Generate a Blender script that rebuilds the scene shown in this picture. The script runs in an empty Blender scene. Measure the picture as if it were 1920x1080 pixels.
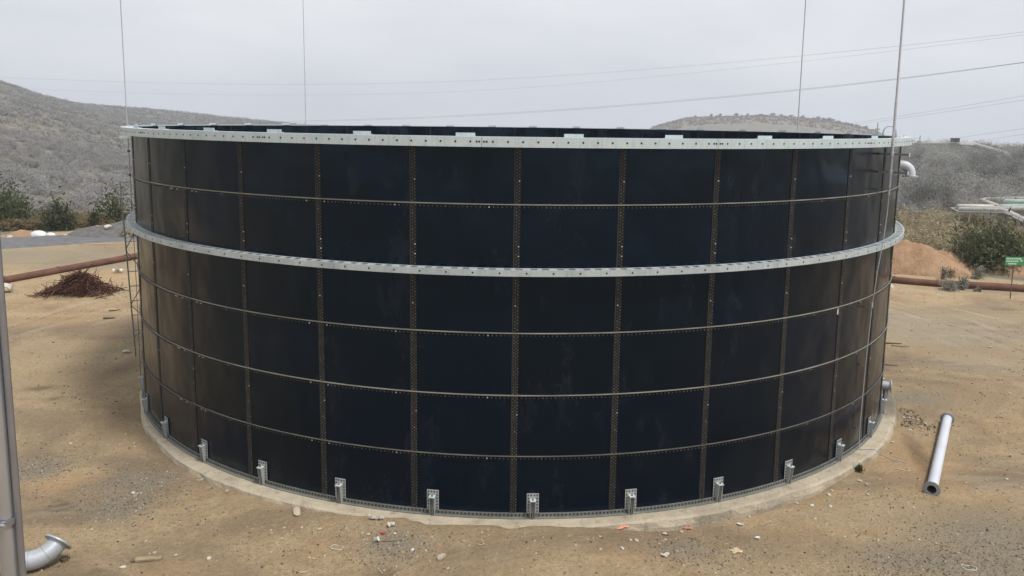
import bpy, bmesh, math, random
import numpy as np
from mathutils import Matrix, Vector

random.seed(7)
rng = np.random.default_rng(7)
R_ = math.radians
scene = bpy.context.scene
COL = scene.collection

# ------------------------------------------------------------------ camera
CAM = np.array([0.0, -29.6106, 8.7621])
YAW, PITCH, ROLL, FPX, CYPX = -0.0032, -0.1402, 0.0132, 1492.2213, 436.43
_cy, _sy, _cp, _sp = math.cos(YAW), math.sin(YAW), math.cos(PITCH), math.sin(PITCH)
FW = np.array([_sy * _cp, _cy * _cp, _sp])
_rt = np.array([_cy, -_sy, 0.0])
_up = np.cross(_rt, FW)
RT = math.cos(ROLL) * _rt + math.sin(ROLL) * _up
UP = -math.sin(ROLL) * _rt + math.cos(ROLL) * _up
cam_data = bpy.data.cameras.new('camera')
cam_data.sensor_width = 36
cam_data.lens = FPX / 1920 * 36
cam_data.shift_y = (CYPX - 540) / 1920
cam_data.clip_start = 0.1
cam_data.clip_end = 6000
cam = bpy.data.objects.new('camera', cam_data)
COL.objects.link(cam)
cam.matrix_world = Matrix(((RT[0], UP[0], -FW[0], CAM[0]), (RT[1], UP[1], -FW[1], CAM[1]),
                           (RT[2], UP[2], -FW[2], CAM[2]), (0, 0, 0, 1)))
scene.camera = cam

# ------------------------------------------------------------------ sky, sun, exposure
SUN_EL = R_(62)
SUN_AZ = math.atan2(0.80, -0.60)          # hazy sun, to the right and behind the photographer
world = bpy.data.worlds.new('World')
scene.world = world
world.use_nodes = True
wn, wl = world.node_tree.nodes, world.node_tree.links
wn.clear()
w_out = wn.new('ShaderNodeOutputWorld')
w_bg = wn.new('ShaderNodeBackground')
w_sky = wn.new('ShaderNodeTexSky')
w_sky.sky_type = 'NISHITA'
w_sky.sun_disc = False
w_sky.sun_elevation = SUN_EL
w_sky.sun_rotation = SUN_AZ
w_sky.dust_density = 6
w_sky.air_density = 1.0
w_hsv = wn.new('ShaderNodeHueSaturation')
w_hsv.inputs['Saturation'].default_value = 0.35
w_tc = wn.new('ShaderNodeTexCoord')
w_map = wn.new('ShaderNodeMapping')
w_map.inputs['Scale'].default_value = (1, 1, 3.5)
w_noise = wn.new('ShaderNodeTexNoise')
w_noise.inputs['Scale'].default_value = 2.2
w_noise.inputs['Detail'].default_value = 5
w_noise.inputs['Roughness'].default_value = 0.55
w_ramp = wn.new('ShaderNodeValToRGB')
w_ramp.color_ramp.elements[0].position = 0.36
w_ramp.color_ramp.elements[0].color = (5.05, 5.2, 5.6, 1)
w_ramp.color_ramp.elements[1].position = 0.66
w_ramp.color_ramp.elements[1].color = (6.05, 6.08, 6.25, 1)
w_mix = wn.new('ShaderNodeMixRGB')
w_mix.inputs[0].default_value = 0.88
wl.new(w_tc.outputs['Generated'], w_map.inputs[0])
wl.new(w_map.outputs[0], w_noise.inputs['Vector'])
wl.new(w_noise.outputs['Fac'], w_ramp.inputs[0])
wl.new(w_sky.outputs[0], w_hsv.inputs['Color'])
wl.new(w_hsv.outputs[0], w_mix.inputs[1])
wl.new(w_ramp.outputs[0], w_mix.inputs[2])
wl.new(w_mix.outputs[0], w_bg.inputs[0])
w_bg.inputs[1].default_value = 0.1
wl.new(w_bg.outputs[0], w_out.inputs[0])

sun_data = bpy.data.lights.new('sun', 'SUN')
sun_data.energy = 2.1
sun_data.angle = R_(10)
sun_data.color = (1.0, 0.96, 0.9)
sun = bpy.data.objects.new('sun', sun_data)
COL.objects.link(sun)
_sd = Vector((math.sin(SUN_AZ) * math.cos(SUN_EL), math.cos(SUN_AZ) * math.cos(SUN_EL), math.sin(SUN_EL)))
sun.rotation_euler = _sd.to_track_quat('Z', 'Y').to_euler()
sun.location = (20, -20, 40)

scene.view_settings.view_transform = 'Standard'
scene.view_settings.look = 'None'
scene.view_settings.gamma = 1
scene.view_settings.use_curve_mapping = False
scene.view_settings.exposure = 0.62
try:
    scene.cycles.max_bounces = 8
    scene.cycles.volume_bounces = 4
except Exception:
    pass

# ------------------------------------------------------------------ helpers
def ray(x, y):
    return (x - 960) / FPX * RT - (y - CYPX) / FPX * UP + FW

def at(x, y, dist):
    d = ray(x, y)
    return CAM + d * dist / math.hypot(d[0], d[1])

def smooth(a, b, x):
    t = np.clip((np.asarray(x, float) - a) / (b - a), 0, 1)
    return t * t * (3 - 2 * t)

def vnoise(x, y, seed=0):
    x = np.asarray(x, float); y = np.asarray(y, float)
    xi = np.floor(x).astype(np.int64); yi = np.floor(y).astype(np.int64)
    fx = x - xi; fy = y - yi
    fx = fx * fx * (3 - 2 * fx); fy = fy * fy * (3 - 2 * fy)
    def h(i, j):
        n = (i * 374761393 + j * 668265263 + seed * 974711) & 0x7fffffff
        n = ((n ^ (n >> 13)) * 1274126177) & 0x7fffffff
        return ((n ^ (n >> 16)) & 0xffff) / 65535.0
    return (h(xi, yi) * (1 - fx) + h(xi + 1, yi) * fx) * (1 - fy) + (h(xi, yi + 1) * (1 - fx) + h(xi + 1, yi + 1) * fx) * fy

def fbm(x, y, seed=0, oct=4):
    s = 0; a = 0.5
    for k in range(oct):
        s = s + a * (vnoise(np.asarray(x) * 2 ** k, np.asarray(y) * 2 ** k, seed + k) - 0.5)
        a *= 0.5
    return s

RING_T = np.array([-180, -90, -60, -32, -21, -14, -6, 4, 9, 13, 18, 34, 38, 50, 70, 90, 180], float)
RING_Z = np.array([-.25, -.2, -.17, -.17, -.13, -.05, -.02, -.02, -.10, -.27, -.31, -.3, -.22, -.22, -.28, -.3, -.25])

RC_T = np.array([-180, -75, -60, -55, -48, -42, -36, 180], float)
RC_D = np.array([-.05, -.36, -.33, -.25, -.17, -.06, 0, 0])

def gz(x, y):
    """height of the ground, metres above the tank floor"""
    x = np.asarray(x, float); y = np.asarray(y, float)
    r = np.hypot(x, y)
    th = np.degrees(np.arctan2(x, -y))
    z = np.interp(th, RING_T, RING_Z)
    z = z + (-0.30 - z) * smooth(13.4, 16.5, r)
    z = z - 0.16 * smooth(13.26, 12.98, r - np.interp(th, RC_T, RC_D) + 0.5 * fbm(x / .8, y / .8, 13))
    z = z + 0.10 * fbm(x / 6, y / 6, 3) * smooth(13.6, 17, r)
    z = z + 0.035 * fbm(x / 1.1, y / 1.1, 9) * smooth(13.4, 14.5, r) * (1 - smooth(30, 60, r))
    d = np.hypot(x, y - CAM[1]); az = np.degrees(np.arctan2(x, y - CAM[1]))
    front = smooth(100, 80, np.abs(az))
    # scrub slope with the long hill on the left
    h1 = np.interp(az, [-60, -42, -32.6, -29.9, -27, -23, -18, -10], [58, 46, 25.3, 17.6, 9.5, 4, 1, 0])
    h2 = np.interp(az, [-45, -34, -25.5, -20.7, -15.2, -9, 0], [24, 20, 14.4, 9, 2.8, -1, -4])
    left = smooth(-6, -12, az)
    t1 = np.clip((d - 74) / 426, 0, 1)
    zl = -1.1 * smooth(72, 80, d) + t1 * (h1 + 1.1)
    t2 = smooth(500, 700, d)
    zl = zl * (1 - t2) + h2 * t2
    t3 = smooth(720, 1050, d)
    zl = zl * (1 - t3) + (-7) * t3
    # gentle slope and crest on the right, a hollow beyond it
    right = smooth(12, 20, az)
    zr = np.clip((d - 66) / 154, 0, 1) * np.interp(az, [20, 26, 32.5, 45], [3.9, 3.9, 3.2, 2.4])
    t4 = smooth(228, 330, d)
    zr = zr * (1 - t4) - 8 * t4 - 20 * smooth(450, 800, d)
    zm = -7 * smooth(90, 400, d) - 20 * smooth(400, 800, d)
    hc = np.interp(az, [8.1, 9.7, 11.9, 13.5, 17.0, 19.3, 21.3, 24.0, 27.8], [-25, 3.5, 13.5, 15.6, 17.3, 15.8, 12.3, 3.6, -28])
    zc = hc - 32 * ((d - 900) / 200.0) ** 2
    far = (zl * left + zr * right + zm * (1 - left) * (1 - right)) * front
    far = np.where((az > 8.1) & (az < 27.8) & (np.abs(d - 900) < 260), np.maximum(far, zc), far)
    rough = smooth(70, 130, d) * (1 - smooth(1000, 1300, d)) * front
    far = far + rough * (2.4 * fbm(x / 45, y / 45, 21) + 1.0 * fbm(x / 9, y / 9, 31)) * (0.35 + 0.65 * left)
    return z + far

def gp(x, y):
    """point of the ground seen at a place of the photograph"""
    d = ray(x, y)
    z = -0.3
    for _ in range(6):
        t = (z - CAM[2]) / d[2]
        p = CAM + t * d
        z = float(gz(p[0], p[1]))
    return np.array([p[0], p[1], z])

def mesh_np(name, verts, faces, smooth_=False):
    verts = np.asarray(verts, np.float32); faces = np.asarray(faces, np.int32)
    me = bpy.data.meshes.new(name)
    k = faces.shape[1]
    me.vertices.add(len(verts)); me.vertices.foreach_set('co', verts.ravel())
    me.loops.add(faces.size); me.loops.foreach_set('vertex_index', faces.ravel())
    me.polygons.add(len(faces))
    me.polygons.foreach_set('loop_start', np.arange(len(faces), dtype=np.int32) * k)
    try:
        me.polygons.foreach_set('loop_total', np.full(len(faces), k, np.int32))
    except Exception:
        pass
    me.update(calc_edges=True)
    me.polygons.foreach_set('use_smooth', np.full(len(faces), smooth_))
    return me

def link(name, me, mat=None, parent=None, smooth_=None):
    o = bpy.data.objects.new(name, me)
    COL.objects.link(o)
    if mat is not None and me is not None and not me.materials:
        me.materials.append(mat)
    if parent is not None:
        o.parent = parent
    return o

def thing(name, label, cat, loc=(0, 0, 0), rotz=0, group=None):
    o = bpy.data.objects.new(name, None)
    COL.objects.link(o)
    o.location = loc; o.rotation_euler = (0, 0, rotz)
    o.empty_display_size = 0.3
    return tag(o, label, cat, group)

def tag(o, label=None, cat=None, group=None, kind=None):
    if label: o['label'] = label
    if cat: o['category'] = cat
    if group: o['group'] = group
    if kind: o['kind'] = kind
    return o

class MB:
    """collects vertices and faces of one mesh"""
    def __init__(s):
        s.v = []; s.f = []; s.sm = []
    def add(s, vs, fs, sm=False):
        b = len(s.v)
        s.v += [tuple(map(float, p)) for p in vs]
        s.f += [tuple(b + i for i in f) for f in fs]
        s.sm += [sm] * len(fs)
        return s
    def box(s, c, size, m=None):
        x, y, z = (q / 2 for q in size)
        vs = [Vector((sx * x, sy * y, sz * z)) for sx in (-1, 1) for sy in (-1, 1) for sz in (-1, 1)]
        if m is not None: vs = [m @ p for p in vs]
        vs = [p + Vector(c) for p in vs]
        return s.add(vs, [(0, 1, 3, 2), (4, 6, 7, 5), (0, 4, 5, 1), (2, 3, 7, 6), (0, 2, 6, 4), (1, 5, 7, 3)])
    def tube(s, pts, rad, n=8, cap=True, sm=True, closed_rad=None):
        pts = [Vector(p) for p in pts]
        rads = rad if isinstance(rad, (list, tuple)) else [rad] * len(pts)
        rings = []; prev = None
        for i, p in enumerate(pts):
            t = (pts[min(i + 1, len(pts) - 1)] - pts[max(i - 1, 0)])
            if t.length < 1e-9: t = Vector((0, 0, 1))
            t.normalize()
            if prev is None:
                a = Vector((0, 0, 1)) if abs(t.z) < 0.9 else Vector((1, 0, 0))
                u = t.cross(a).normalized()
            else:
                u = (prev - t * prev.dot(t)).normalized()
            prev = u
            w = t.cross(u)
            rings.append([p + (u * math.cos(2 * math.pi * k / n) + w * math.sin(2 * math.pi * k / n)) * rads[i] for k in range(n)])
        vs = [q for r in rings for q in r]
        fs = [(i * n + k, i * n + (k + 1) % n, (i + 1) * n + (k + 1) % n, (i + 1) * n + k) for i in range(len(pts) - 1) for k in range(n)]
        s.add(vs, fs, sm)
        if cap:
            s.add(rings[0], [tuple(range(n))[::-1]]); s.add(rings[-1], [tuple(range(n))])
        return s
    def cyl(s, a, b, r, n=8, sm=True):
        return s.tube([a, b], r, n, True, sm)
    def lathe(s, prof, n, origin, axis, sm=False, sharp=True):
        """profile of (distance along axis, radius) pairs, closed round"""
        o = Vector(origin); t = Vector(axis).normalized()
        a = Vector((0, 0, 1)) if abs(t.z) < 0.9 else Vector((1, 0, 0))
        u = t.cross(a).normalized(); w = t.cross(u)
        m = len(prof)
        def ring(h, r): return [o + t * h + (u * math.cos(2 * math.pi * k / n) + w * math.sin(2 * math.pi * k / n)) * r for k in range(n)]
        for i in range(m):
            h0, r0 = prof[i]; h1, r1 = prof[(i + 1) % m]
            s.add(ring(h0, r0) + ring(h1, r1), [(k, (k + 1) % n, n + (k + 1) % n, n + k) for k in range(n)], sm)
        return s
    def mesh(s, name):
        me = bpy.data.meshes.new(name)
        me.from_pydata(s.v, [], s.f)
        me.polygons.foreach_set('use_smooth', s.sm)
        me.update()
        return me
    def build(s, name, mat, parent=None):
        return link(name, s.mesh(name), mat, parent)

# ------------------------------------------------------------------ materials
class NT:
    def __init__(s, name):
        s.m = bpy.data.materials.new(name); s.m.use_nodes = True
        s.n = s.m.node_tree.nodes; s.l = s.m.node_tree.links
        s.b = s.n['Principled BSDF']
    def new(s, t, **kw):
        nd = s.n.new(t)
        for k, v in kw.items():
            if k.startswith('i_'):
                nd.inputs[k[2:].replace('_', ' ')].default_value = v
            else: setattr(nd, k, v)
        return nd
    def link(s, a, b): s.l.new(a, b)
    def coord(s, kind='Object', scale=(1, 1, 1)):
        tc = s.new('ShaderNodeTexCoord'); mp = s.new('ShaderNodeMapping')
        mp.inputs['Scale'].default_value = scale
        s.link(tc.outputs[kind], mp.inputs[0]); return mp.outputs[0]
    def pos(s, scale=(1, 1, 1)):
        g = s.new('ShaderNodeNewGeometry'); mp = s.new('ShaderNodeMapping')
        mp.inputs['Scale'].default_value = scale
        s.link(g.outputs['Position'], mp.inputs[0]); return mp.outputs[0]
    def noise(s, vec, scale, detail=4, rough=0.55, dist=0):
        nd = s.new('ShaderNodeTexNoise'); nd.inputs['Scale'].default_value = scale
        nd.inputs['Detail'].default_value = detail; nd.inputs['Roughness'].default_value = rough
        nd.inputs['Distortion'].default_value = dist
        s.link(vec, nd.inputs['Vector']); return nd.outputs['Fac']
    def vor(s, vec, scale, out='Distance'):
        nd = s.new('ShaderNodeTexVoronoi'); nd.inputs['Scale'].default_value = scale
        s.link(vec, nd.inputs['Vector']); return nd.outputs[out]
    def ramp(s, fac, *stops):
        r = s.new('ShaderNodeValToRGB'); e = r.color_ramp.elements
        while len(e) < len(stops): e.new(0.5)
        for q, (p, c) in zip(e, stops):
            q.position = p; q.color = (c, c, c, 1) if isinstance(c, (int, float)) else tuple(c) + (1,)
        s.link(fac, r.inputs[0]); return r.outputs[0]
    def mix(s, fac, a, b, mode='MIX'):
        nd = s.new('ShaderNodeMixRGB', blend_type=mode)
        for i, v in ((0, fac), (1, a), (2, b)):
            if hasattr(v, 'is_output'): s.link(v, nd.inputs[i])
            elif i == 0: nd.inputs[0].default_value = v
            else: nd.inputs[i].default_value = tuple(v) + (1,) if len(v) == 3 else v
        return nd.outputs[0]
    def math(s, op, a, b=0.0, clamp=False):
        nd = s.new('ShaderNodeMath', operation=op, use_clamp=clamp)
        for i, v in ((0, a), (1, b)):
            if hasattr(v, 'is_output'): s.link(v, nd.inputs[i])
            else: nd.inputs[i].default_value = v
        return nd.outputs[0]
    def bump(s, h, strength=0.3, dist=0.02):
        nd = s.new('ShaderNodeBump'); nd.inputs['Strength'].default_value = strength; nd.inputs['Distance'].default_value = dist
        s.link(h, nd.inputs['Height']); s.link(nd.outputs[0], s.b.inputs['Normal']); return nd
    def col(s, v):
        if hasattr(v, 'is_output'): s.link(v, s.b.inputs['Base Color'])
        else: s.b.inputs['Base Color'].default_value = tuple(v) + (1,)
    def set(s, rough=None, metal=None, spec=None):
        if rough is not None:
            if hasattr(rough, 'is_output'): s.link(rough, s.b.inputs['Roughness'])
            else: s.b.inputs['Roughness'].default_value = rough
        if metal is not None: s.b.inputs['Metallic'].default_value = metal
        if spec is not None: s.b.inputs['Specular IOR Level'].default_value = spec

def simple(name, c0, c1, scale=6, rough=0.7, metal=0.0, bump=0.2, bdist=0.01, spec=0.3, coord='Object', lo=0.35, hi=0.65):
    t = NT(name)
    v = t.coord(coord)
    n = t.noise(v, scale, 5)
    t.col(t.mix(t.ramp(n, (lo, 0.0), (hi, 1.0)), c0, c1))
    t.set(rough, metal, spec)
    if bump: t.bump(t.noise(v, scale * 4, 4), bump, bdist)
    return t.m

def foliage(name, *cols, spec=0.12, wide=False):
    t = NT(name)
    g = t.new('ShaderNodeNewGeometry')
    big = t.noise(t.pos(), 0.35, 2)
    if wide:
        big = t.math('ADD', t.math('MULTIPLY', big, 0.35), t.math('MULTIPLY', t.ramp(t.noise(t.pos((1, 1.6, 1)), 0.03, 5, 0.6), (0.32, 0.0), (0.68, 1.0)), 0.95))
        tn = t.new('ShaderNodeAttribute', attribute_name='tone')
        f = t.math('ADD', t.math('ADD', t.math('MULTIPLY', g.outputs['Random Per Island'], 0.10), t.math('MULTIPLY', tn.outputs['Fac'], 0.34)), t.math('MULTIPLY', big, wide))
    else:
        f = t.math('ADD', t.math('MULTIPLY', g.outputs['Random Per Island'], 0.7), t.math('MULTIPLY', big, 0.45))
    n = len(cols)
    t.col(t.ramp(f, *[(0.12 + 0.8 * i / max(1, n - 1), c) for i, c in enumerate(cols)]))
    t.set(0.75, 0, spec)
    tr = t.new('ShaderNodeBsdfTranslucent'); mx = t.new('ShaderNodeMixShader'); mx.inputs[0].default_value = 0.42
    t.link(t.b.inputs['Base Color'].links[0].from_socket, tr.inputs['Color'])
    t.link(t.b.outputs[0], mx.inputs[1]); t.link(tr.outputs[0], mx.inputs[2])
    t.link(mx.outputs[0], t.n['Material Output'].inputs['Surface'])
    return t.m

M = {}
# black enamel panels
t = NT('black_enamel')
v = t.pos()
oi = t.new('ShaderNodeObjectInfo')
base = t.mix(oi.outputs['Random'], (0.0000, 0.0030, 0.0110), (0.0004, 0.0022, 0.0062))
vs = t.pos((1.2, 1.2, 0.5))
dust = t.ramp(t.noise(vs, 1.1, 8, 0.72, 0.2), (0.54, 0.0), (0.80, 1.0))
streak = t.ramp(t.noise(t.pos((9, 9, 0.8)), 2.2, 6, 0.7), (0.60, 0.0), (0.80, 1.0))
dd = t.math('MULTIPLY', t.math('ADD', t.math('MULTIPLY', dust, 0.75), t.math('MULTIPLY', streak, 0.35)), 0.075, True)
t.col(t.mix(dd, base, (0.23, 0.24, 0.27)))
rn = t.math('ADD', t.math('MULTIPLY', dust, 0.12), t.math('ADD', t.math('MULTIPLY', oi.outputs['Random'], 0.07), 0.17))
t.set(rn, 0, 0.31)
t.b.inputs['Specular Tint'].default_value = (0.48, 0.74, 1.0, 1)
t.bump(t.noise(t.pos((1, 1, 0.75)), 0.75, 2, 0.45), 0.6, 0.2)
M['enamel'] = t.m
# lapped joint strip, dusty dark
t = NT('lap_strip')
v = t.pos()
t.col(t.mix(t.ramp(t.noise(v, 3.0, 5), (0.35, 0.0), (0.7, 1.0)), (0.003, 0.003, 0.0035), (0.008, 0.0075, 0.007)))
t.set(0.45, 0, 0.3)
M['lap'] = t.m
t = NT('bolt_head')
g = t.new('ShaderNodeNewGeometry')
t.col(t.ramp(g.outputs['Random Per Island'], (0.0, (0.034, 0.034, 0.034)), (0.6, (0.066, 0.065, 0.061)), (0.95, (0.125, 0.122, 0.114)), (0.985, (0.55, 0.55, 0.53))))
t.set(0.5, 0.0, 0.4)
M['bolt'] = t.m
M['dark_bolt'] = simple('dark_bolt', (0.006, 0.006, 0.006), (0.014, 0.013, 0.012), 30, 0.55, 0.0, 0, spec=0.4)
t = NT('sealant')
v = t.pos()
t.col(t.mix(t.ramp(t.noise(v, 1.3, 5), (0.35, 0.0), (0.68, 1.0)), (0.27, 0.26, 0.215), (0.155, 0.15, 0.13)))
t.set(0.6, 0, 0.3)
t.bump(t.noise(v, 25, 3), 0.5, 0.01)
M['sealant'] = t.m
t = NT('old_sealant')
v = t.pos()
t.col(t.mix(t.ramp(t.noise(v, 1.6, 5), (0.35, 0.0), (0.68, 1.0)), (0.15, 0.145, 0.125), (0.085, 0.08, 0.07)))
t.set(0.6, 0, 0.3)
t.bump(t.noise(v, 25, 3), 0.5, 0.01)
M['old_sealant'] = t.m
M['edge_sealant'] = simple('edge_sealant', (0.044, 0.042, 0.037), (0.020, 0.019, 0.018), 2.0, 0.6, 0, 0.3, coord='Object')

def galv(name, c0, c1, rough=0.5, metal=0.25, streak=True):
    t = NT(name)
    v = t.pos()
    n = t.noise(v, 2.2, 4)
    c = t.mix(t.ramp(n, (0.3, 0.0), (0.7, 1.0)), c0, c1)
    if streak:
        s_ = t.ramp(t.noise(t.pos((9, 9, 0.7)), 2.0, 4), (0.50, 0.0), (0.72, 1.0))
        c = t.mix(t.math('MULTIPLY', s_, 0.28), c, tuple(q * 0.45 for q in c1))
    sp = t.vor(v, 42, 'Color')
    c = t.mix(0.10, c, sp, 'OVERLAY')
    t.col(c)
    t.set(t.ramp(n, (0.3, rough - 0.08), (0.7, rough + 0.1)), metal, 0.5)
    return t.m
M['galv_top'] = galv('galvanised_top', (0.50, 0.575, 0.59), (0.43, 0.505, 0.52), 0.55, 0.1)
M['galv_mid'] = galv('galvanised_girder', (0.47, 0.52, 0.53), (0.34, 0.39, 0.40), 0.5, 0.15)
M['galv_base'] = galv('galvanised_base', (0.20, 0.205, 0.185), (0.13, 0.135, 0.12), 0.6, 0.1)
M['galv_bracket'] = galv('galvanised_bracket', (0.40, 0.42, 0.41), (0.31, 0.33, 0.33), 0.5, 0.15)
M['galv_rod'] = galv('galvanised_rod', (0.46, 0.46, 0.48), (0.36, 0.36, 0.38), 0.5, 0.1, False)
M['dark_rod'] = simple('dark_steel', (0.06, 0.06, 0.065), (0.11, 0.105, 0.10), 8, 0.5, 0.4, 0)
# concrete
t = NT('concrete')
v = t.pos()
c = t.mix(t.ramp(t.noise(v, 1.5, 6, 0.6), (0.3, 0.0), (0.7, 1.0)), (0.501, 0.434, 0.322), (0.366, 0.317, 0.242))
c = t.mix(t.ramp(t.noise(t.pos((1, 1, 0.35)), 5, 5, 0.65), (0.55, 0.0), (0.75, 0.55)), c, (0.480, 0.438, 0.354))
c = t.mix(t.ramp(t.vor(v, 26), (0.10, 0.75), (0.22, 0.0)), c, (0.10, 0.085, 0.065))
c = t.mix(t.ramp(t.noise(v, 0.7, 6, 0.65, 0.5), (0.50, 0.0), (0.68, 0.6)), c, (0.22, 0.185, 0.14))
c = t.mix(t.ramp(t.noise(t.pos((1, 1, 0.2)), 3.2, 6, 0.7), (0.56, 0.0), (0.70, 0.7)), c, (0.17, 0.14, 0.10))
# wet, stained stretch below the outlet
sepx = t.new('ShaderNodeVectorMath', operation='DISTANCE'); sepx.inputs[1].default_value = (12.35, -4.9, -0.1)
t.link(v, sepx.inputs[0])
wet = t.math('ADD', sepx.outputs['Value'], t.math('MULTIPLY', t.noise(v, 2.5, 4), 1.0))
c = t.mix(t.ramp(t.math('MULTIPLY', wet, 0.25), (0.42, 0.72), (0.58, 0.0)), c, (0.125, 0.105, 0.083))
t.col(c); t.set(0.9, 0, 0.2)
t.bump(t.noise(v, 14, 6, 0.7), 0.9, 0.05)
M['concrete'] = t.m
# ground
t = NT('dirt_ground')
v = t.pos()
at_ = t.new('ShaderNodeAttribute', attribute_name='zone')
sep = t.new('ShaderNodeSeparateColor'); t.link(at_.outputs['Color'], sep.inputs[0])
n1 = t.noise(v, 0.35, 6, 0.6, 0.4); n2 = t.noise(v, 1.7, 6, 0.65); n3 = t.noise(v, 9, 5, 0.7)
c = t.mix(t.ramp(n1, (0.36, 0.0), (0.64, 1.0)), (0.450, 0.341, 0.206), (0.386, 0.277, 0.161))
c = t.mix(t.ramp(n2, (0.42, 0.0), (0.70, 0.75)), c, (0.552, 0.430, 0.265))
c = t.mix(t.ramp(n3, (0.47, 0.0), (0.70, 0.75)), c, (0.263, 0.189, 0.113))
n4 = t.noise(v, 30, 3, 0.7)
c = t.mix(t.ramp(n4, (0.50, 0.0), (0.72, 0.7)), c, (0.185, 0.137, 0.085))
c = t.mix(t.ramp(n4, (0.28, 0.6), (0.44, 0.0)), c, (0.537, 0.426, 0.278))
n0 = t.noise(t.pos((0.5, 1.1, 1)), 0.22, 5, 0.6, 1.0)
c = t.mix(t.ramp(n0, (0.49, 0.0), (0.64, 0.72)), c, (0.221, 0.170, 0.120))
c = t.mix(t.ramp(n0, (0.30, 0.55), (0.46, 0.0)), c, (0.478, 0.377, 0.248))
def zone(ch, lo=0.42, hi=0.62, amp=0.55, nz=None):
    f = t.math('ADD', sep.outputs[ch], t.math('MULTIPLY', t.math('SUBTRACT', nz if nz is not None else n2, 0.5), amp))
    return t.ramp(f, (lo, 0.0), (hi, 1.0))
grv = t.mix(t.ramp(n3, (0.35, 0.0), (0.65, 1.0)), (0.227, 0.196, 0.145), (0.337, 0.289, 0.209))
c = t.mix(t.math('MULTIPLY', zone(1, 0.25, 0.85), 0.85), c, grv)
c = t.mix(t.math('MULTIPLY', zone(2, 0.25, 0.9), 0.65), c, t.mix(n3, (0.478, 0.298, 0.159), (0.548, 0.374, 0.207)))
st = t.noise(t.pos((0.35, 1.6, 1)), 1.0, 6, 0.7, 0.8)
alpha = t.new('ShaderNodeMath', operation='MULTIPLY'); t.link(at_.outputs['Alpha'], alpha.inputs[0]); alpha.inputs[1].default_value = 1.0
pf = t.math('ADD', alpha.outputs[0], t.math('MULTIPLY', t.math('SUBTRACT', st, 0.5), 1.3))
c = t.mix(t.math('MULTIPLY', t.ramp(pf, (0.45, 0.0), (0.75, 1.0)), 0.75), c, (0.385, 0.327, 0.245))
# pebbles too small to build: fine dark and pale grit
c = t.mix(t.math('MULTIPLY', t.ramp(t.vor(v, 11), (0.06, 1.0), (0.13, 0.0)), t.ramp(n2, (0.42, 0.0), (0.6, 0.75))), c, (0.112, 0.081, 0.052))
c = t.mix(t.math('MULTIPLY', t.ramp(t.vor(v, 7.3), (0.05, 1.0), (0.10, 0.0)), t.ramp(n1, (0.40, 0.0), (0.6, 0.7))), c, (0.752, 0.615, 0.411))
flat = t.new('ShaderNodeVectorMath', operation='MULTIPLY'); flat.inputs[1].default_value = (1, 1, 0); t.link(v, flat.inputs[0])
ln = t.new('ShaderNodeVectorMath', operation='LENGTH'); t.link(flat.outputs[0], ln.inputs[0])
wr = t.math('ADD', ln.outputs['Value'], t.math('MULTIPLY', t.math('SUBTRACT', t.noise(v, 0.09, 3), 0.5), 3.2))
trk = None
for rr in (18.9, 20.6, 22.3, 24.1, 26.6):
    q = t.ramp(t.math('ABSOLUTE', t.math('SUBTRACT', wr, rr)), (0.10, 1.0), (0.34, 0.0))
    trk = q if trk is None else t.math('MAXIMUM', trk, q)
trk = t.math('MULTIPLY', trk, t.ramp(t.noise(v, 0.5, 5, 0.7), (0.42, 0.0), (0.62, 1.0)))
c = t.mix(t.math('MULTIPLY', trk, 0.6), c, (0.44, 0.375, 0.28))
edge = t.ramp(t.math('ABSOLUTE', t.math('SUBTRACT', t.math('ABSOLUTE', t.math('SUBTRACT', wr, 21.45)), 0.55)), (0.03, 1.0), (0.12, 0.0))
c = t.mix(t.math('MULTIPLY', t.math('MULTIPLY', edge, t.ramp(n2, (0.45, 0.0), (0.6, 1.0))), 0.5), c, (0.16, 0.12, 0.08))
z2 = t.new('ShaderNodeAttribute', attribute_name='stain_shade')
df = t.math('ADD', z2.outputs['Fac'], t.math('MULTIPLY', t.math('SUBTRACT', n2, 0.5), 0.6))
c = t.mix(t.math('MULTIPLY', t.ramp(df, (0.3, 0.0), (0.75, 1.0)), 0.62), c, (0.105, 0.078, 0.055))
vegc = t.mix(t.ramp(t.noise(v, 0.12, 6, 0.65), (0.35, 0.0), (0.65, 1.0)), (0.175, 0.160, 0.128), (0.225, 0.203, 0.160))
c = t.mix(zone(0, 0.4, 0.6, 0.4, n1), c, vegc)
t.col(c); t.set(0.95, 0, 0.12)
hh = t.math('ADD', t.math('MULTIPLY', n3, 0.5), t.math('MULTIPLY', t.noise(v, 38, 4, 0.7), 0.35))
t.bump(hh, 1.0, 0.16)
M['dirt'] = t.m
M['road'] = simple('grey_gravel', (0.115, 0.117, 0.124), (0.165, 0.165, 0.168), 2.2, 0.95, 0, 0.8, 0.05, 0.15)
M['gravel_dark'] = simple('dark_gravel', (0.105, 0.10, 0.098), (0.165, 0.158, 0.15), 3.5, 0.95, 0, 0.9, 0.08, 0.15)
t = NT('orange_soil')
v = t.pos()
c = t.mix(t.ramp(t.noise(v, 0.9, 6, 0.65), (0.35, 0.0), (0.65, 1.0)), (0.37, 0.242, 0.150), (0.285, 0.172, 0.100))
c = t.mix(t.ramp(t.noise(t.pos((2.5, 2.5, 0.6)), 1.3, 5, 0.6), (0.5, 0.0), (0.72, 0.6)), c, (0.43, 0.315, 0.215))
c = t.mix(t.ramp(t.vor(v, 2.2), (0.05, 0.9), (0.12, 0.0)), c, (0.09, 0.05, 0.03))
t.col(c); t.set(0.95, 0, 0.1); t.bump(t.noise(v, 5, 6, 0.7), 0.8, 0.12)
M['orange_soil'] = t.m
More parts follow.
